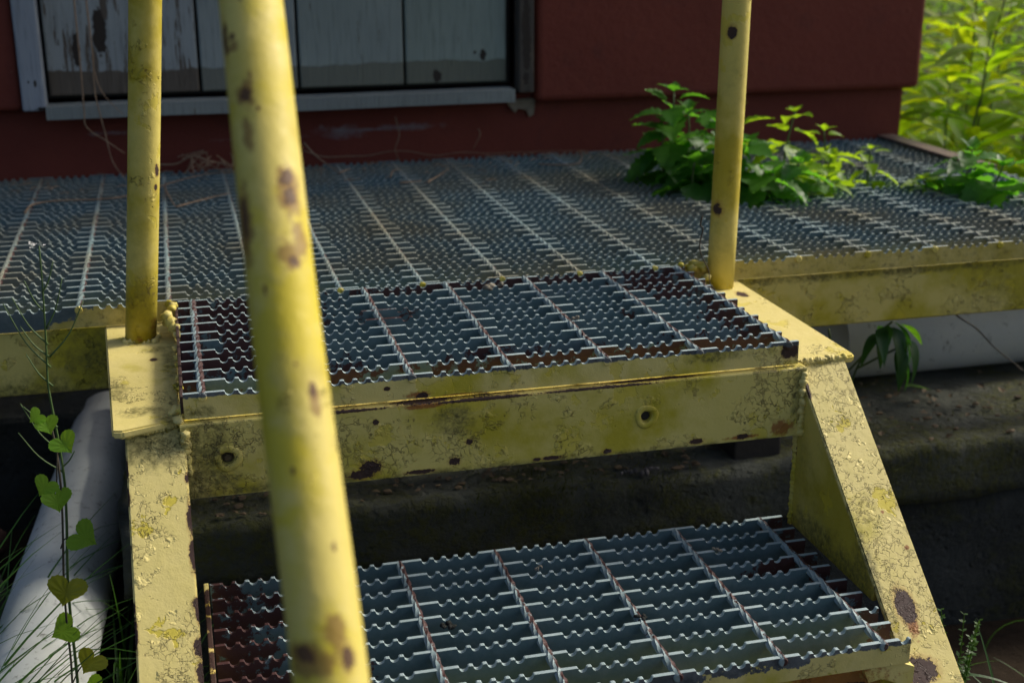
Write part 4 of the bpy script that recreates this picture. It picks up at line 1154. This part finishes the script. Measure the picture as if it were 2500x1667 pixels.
put('stem', mesh_of(bm, 'stem', M_thin, True), t)
bm = bmesh.new()
def br(pts): bm_tube(bm, spline(pts, 4), lambda q: .0009*(1-.5*q), 5)
for zb_, dx_, dz_ in ((.118, .012, .028), (.10, -.014, .03), (.085, .018, .045), (.070, -.026, .045), (.058, .034, .050), (.058, -.022, .030), (.048, -.034, .062), (.03, -.02, .032), (-.010, -.028, .022), (-.035, -.030, .050), (-.055, -.035, .042), (-.05, .012, .014)):
    x_ = -.131
    br([(x_, 0, zb_-.012), (x_+dx_*.55, .001, zb_+dz_*.40-.012), (x_+dx_, .002, zb_+dz_-.012)])
put('branch', mesh_of(bm, 'branch', M_thin, True), t, label='thin upward branching twigs with seed pods')
bm = bmesh.new(); rr = random.Random(8)
for k in range(7):
    c = Vector((-.130+rr.uniform(-.007, .007), rr.uniform(-.004, .004), .150+rr.uniform(-.002, .003)))
    for q in range(4):
        a_ = q*math.pi/2+rr.random()
        d_ = Vector((math.cos(a_), math.sin(a_), .3))*.0022; n_ = Vector((-math.sin(a_), math.cos(a_), 0))*.0009
        vs = [bm.verts.new(c), bm.verts.new(c+d_*.6+n_), bm.verts.new(c+d_), bm.verts.new(c+d_*.6-n_)]
        bm.faces.new(vs)
put('flower', mesh_of(bm, 'flower', M_flower), t, label='cluster of tiny white flowers at the tip')
# vine with heart shaped leaves on the left
M_heart = leaf_mat('heart_leaf', (0.110, 0.270, 0.010), (0.200, 0.360, 0.015), 0.45, 60, 0.5)
M_heart_y = leaf_mat('yellowing_heart_leaf', (0.24, 0.26, 0.015), (0.32, 0.31, 0.02), 0.40, 15, 0.4)
hl = heart_mesh('leaf', M_heart)
hly = heart_mesh('leaf', M_heart_y)
t = thing('heart_leaf_vine', 'climbing vine with green and yellowing heart shaped leaves left of the steps', 'plant', (-.15, -.02, -.36))
bm = bmesh.new()
vine = [(-.146, -.02, -.36), (-.1450, -.01, -.30), (-.1430, -.01, -.26), (-.1425, -.01, -.215), (-.1405, -.01, -.17), (-.1362, -.01, -.12), (-.1335, -.01, -.078), (-.1340, -.008, -.04), (-.137, -.006, -.012)]
bm_tube(bm, spline(vine, 4), .0011, 5)
for p, q in (((-.137, -.01, -.075), (-.131, -.012, -.032)), ((-.138, -.01, -.09), (-.142, -.012, -.075)), ((-.140, -.01, -.14), (-.133, -.012, -.128)), ((-.142, -.01, -.20), (-.136, -.012, -.187)), ((-.143, -.01, -.235), (-.143, -.012, -.228)), ((-.144, -.01, -.285), (-.13, -.012, -.262)), ((-.137, -.01, -.02), (-.143, -.012, -.008))):
    bm_tube(bm, [p, ((p[0]+q[0])/2, p[1]-.002, (p[2]+q[2])/2+.003), q], .0007, 5)
put('stem', mesh_of(bm, 'stem', M_twig_dark, True), t)
# position, heading of the leaf axis in the picture plane (deg from straight down), size
for (x, z, ang, s, me_) in [(-.1445, -.004, -60, .016, hl), (-.1395, -.011, 20, .020, hl), (-.1280, -.030, 35, .024, hl), (-.144, -.071, -40, .022, hl), (-.1385, -.084, 10, .026, hl), (-.1225, -.126, 60, .030, hl),
                            (-.1370, -.176, -18, .034, hly), (-.1400, -.222, -75, .029, hl), (-.1215, -.258, -40, .028, hly), (-.120, -.292, -85, .026, hl)]:
    a_ = math.radians(ang)
    ax = Vector((math.sin(a_), -.35, -math.cos(a_))).normalized()
    nrm = Vector((R_(-.25, .25), -.8, .6)); xax = ax.cross(nrm).normalized(); nrm = xax.cross(ax)
    M_ = Matrix((( xax.x, ax.x, nrm.x, x), (xax.y, ax.y, nrm.y, -.013), (xax.z, ax.z, nrm.z, z), (0, 0, 0, 1))) @ Matrix.Diagonal((s*.66, s*.66, s*.66, 1))
    put('leaf', me_, t, M=M_)

# grass
M_grass = leaf_mat('grass_blade', (0.020, 0.070, 0.012), (0.060, 0.140, 0.018), 0.30, 6)
def blade(bm, p, yaw, L, W, bend, lift):
    d = Vector((math.cos(yaw), math.sin(yaw), 0)); w_ = Vector((-math.sin(yaw), math.cos(yaw), 0))
    prev = None; n = 7
    for i in range(n+1):
        t_ = i/n
        a_ = lift - bend*t_
        if i == 0: q = Vector(p)
        else: q = q + (d*math.cos(a_) + Vector((0, 0, 1))*math.sin(a_))*L/n
        ww = W*(1-t_**1.6)*.5 + .0002
        cur = (bm.verts.new(q+w_*ww), bm.verts.new(q+Vector((0, 0, -ww*.5))), bm.verts.new(q-w_*ww))
        if prev:
            bm.faces.new((prev[0], prev[1], cur[1], cur[0])); bm.faces.new((prev[1], prev[2], cur[2], cur[1]))
        prev = cur
bm = bmesh.new(); rr = random.Random(12)
for i in range(480):
    x = rr.uniform(-.42, -.10); y = rr.uniform(-.35, .30)
    if abs(x+.19) < .060: x += rr.choice((-.11, .075))
    blade(bm, (x, y, gz(x, y)), rr.uniform(0, 6.3), rr.uniform(.10, .27), rr.uniform(.0028, .0062), rr.uniform(.3, 1.6), rr.uniform(.9, 1.5))
for i in range(95):     # long stalks drooping across the pipe
    x = rr.uniform(-.36, -.24); y = rr.uniform(-.25, .25)
    blade(bm, (x, y, -.42), rr.uniform(-.9, .9), rr.uniform(.20, .34), rr.uniform(.004, .0075), rr.uniform(.5, 1.5), rr.uniform(.9, 1.35))
for i in range(900):
    x = rr.uniform(-1.6, -.35); y = rr.uniform(-1.6, .6)
    blade(bm, (x, y, gz(x, y)), rr.uniform(0, 6.3), rr.uniform(.08, .2), rr.uniform(.003, .005), rr.uniform(.4, 1.6), rr.uniform(.9, 1.5))
for i in range(900):
    x = rr.uniform(.75, 2.6); y = rr.uniform(-1.2, .20)
    if x < 1.1 and rr.random() < .8: continue
    blade(bm, (x, y, gz(x, y)), rr.uniform(0, 6.3), rr.uniform(.06, .16), rr.uniform(.003, .005), rr.uniform(.4, 1.6), rr.uniform(.9, 1.5))
for i in range(1500):
    x = rr.uniform(1.45, 4.0); y = rr.uniform(1.0, 3.2)
    blade(bm, (x, y, gz(x, y)), rr.uniform(0, 6.3), rr.uniform(.15, .4), rr.uniform(.004, .008), rr.uniform(.4, 1.4), rr.uniform(.9, 1.5))
put('grass', mesh_of(bm, 'grass', M_grass), kind='stuff')
# fine feathery weeds low by the left stringer
M_feather = leaf_mat('feather_leaf', (0.020, 0.065, 0.008), (0.055, 0.110, 0.014), 0.35, 6)
def feather(name, label, x, y, z, h, n, seed, spread=.03, mat=M_feather):
    bm = bmesh.new(); rr = random.Random(seed)
    for s in range(n):
        top = Vector((x+rr.uniform(-spread, spread), y+rr.uniform(-spread, spread), z+h*rr.uniform(.6, 1.05)))
        sp_ = spline([(x+rr.uniform(-.01, .01), y, z), ((x+top.x)/2, (y+top.y)/2, z+(top.z-z)*.55), top], 8)
        bm_tube(bm, sp_, .0006, 4)
        for p in sp_[3:]:
            for k in range(4):
                L = .0055*rr.uniform(.6, 1.3); M_ = orient(p, rr.uniform(0, 6.3), rr.uniform(-.2, .9), 0, 1)
                q = [bm.verts.new(M_ @ Vector(v)) for v in ((0, 0, 0), (L*.3, L*.5, 0), (0, L, 0), (-L*.3, L*.5, 0))]
                bm.faces.new(q)
    tag(put(name, mesh_of(bm, name, mat)), label, 'weed')
feather('feathery_weed', 'feathery low weed at the foot of the left stringer beside the pipe', -.098, -.10, -.37, .10, 16, 1, .045)
feather('feathery_weed', 'small feathery weed in the dark right of the right stringer', .740, -.16, -.42, .16, 10, 2, .022)
bm = bmesh.new()
for p, yaw, L, b_, l_ in (((.80, -.20, -.40), 2.6, .15, .7, 1.2), ((.83, -.18, -.42), .6, .18, .9, 1.2), ((.80, -.17, -.42), 1.8, .14, .3, 1.3), ((.745, -.17, -.32), -.35, .07, .6, .0), ((.86, -.2, -.42), -.3, .16, .9, 1.1)):
    blade(bm, p, yaw, L, .005, b_, l_)
tag(put('grass_tuft', mesh_of(bm, 'grass_tuft', M_grass)), 'sparse grass tuft in the dark right of the right stringer', 'grass')
# leaf litter on the ledge
M_litter = plain('grey_litter', (0.06, 0.055, 0.055), (0.13, 0.12, 0.12), 80, 0.8, 0.001)
grit('leaf_litter', 'small heap of grey dead leaves on the mossy ledge under the front beam', [(.535, .245, -.247, .010), (.515, .25, -.247, .007), (.55, .252, -.247, .006)], M_litter, 9)
M_leafdry = plain('dry_leaf', (0.055, 0.038, 0.022), (0.17, 0.12, 0.06), 30, 0.85, 0.0005)
bm = bmesh.new(); rr = random.Random(61)
for q in range(520):
    x = rr.uniform(.0, .62) if q % 2 else rr.uniform(.75, 2.0); y = rr.uniform(.245, .46); z = -.2435
    L = rr.uniform(.004, .016); M_ = orient(Vector((x, y, z+rr.uniform(-.002, .003))), rr.uniform(0, 6.3), rr.uniform(-.3, .5), rr.uniform(-.6, .6))
    vs = [bm.verts.new(M_ @ Vector(v)) for v in ((0, 0, 0), (L*.3, L*.4, L*.1), (0, L, 0), (-L*.3, L*.4, L*.12))]
    bm.faces.new(vs)
for q in range(240):
    x = rr.uniform(.0, .62) if q % 2 else rr.uniform(.75, 2.0); s_ = rr.uniform(.0015, .005)
    bm_blob(bm, (x, rr.uniform(.24, .42), -.2455), s_*1.4, s_, s_*.6, rr.random()*9, .35, 1)
put('leaf_litter', mesh_of(bm, 'leaf_litter_fine', M_leafdry), kind='stuff')
# moss cushions along the broken ledge edge
M_moss = leaf_mat('moss', (0.030, 0.036, 0.008), (0.070, 0.075, 0.014), 0.15, 40, 0.9)
bm = bmesh.new(); rr = random.Random(31)
for i in range(2600):
    x = rr.uniform(.15, .62) if rr.random() < .75 else rr.uniform(.75, 2.2)
    dens = mnoise.noise(Vector((x*9, 2.2, 1))) + .25*(x > .3)
    y = rr.uniform(.232, .34); z = -.250
    if rr.random() < .45: y = .231; z = -.252 - rr.random()**2*.05
    if dens < rr.uniform(-.3, .4): continue
    blade(bm, (x, y, z), rr.uniform(0, 6.3), rr.uniform(.004, .011), .0012, rr.uniform(.3, 1.2), rr.uniform(.4, 1.5))
put('moss', mesh_of(bm, 'moss', M_moss), kind='stuff')
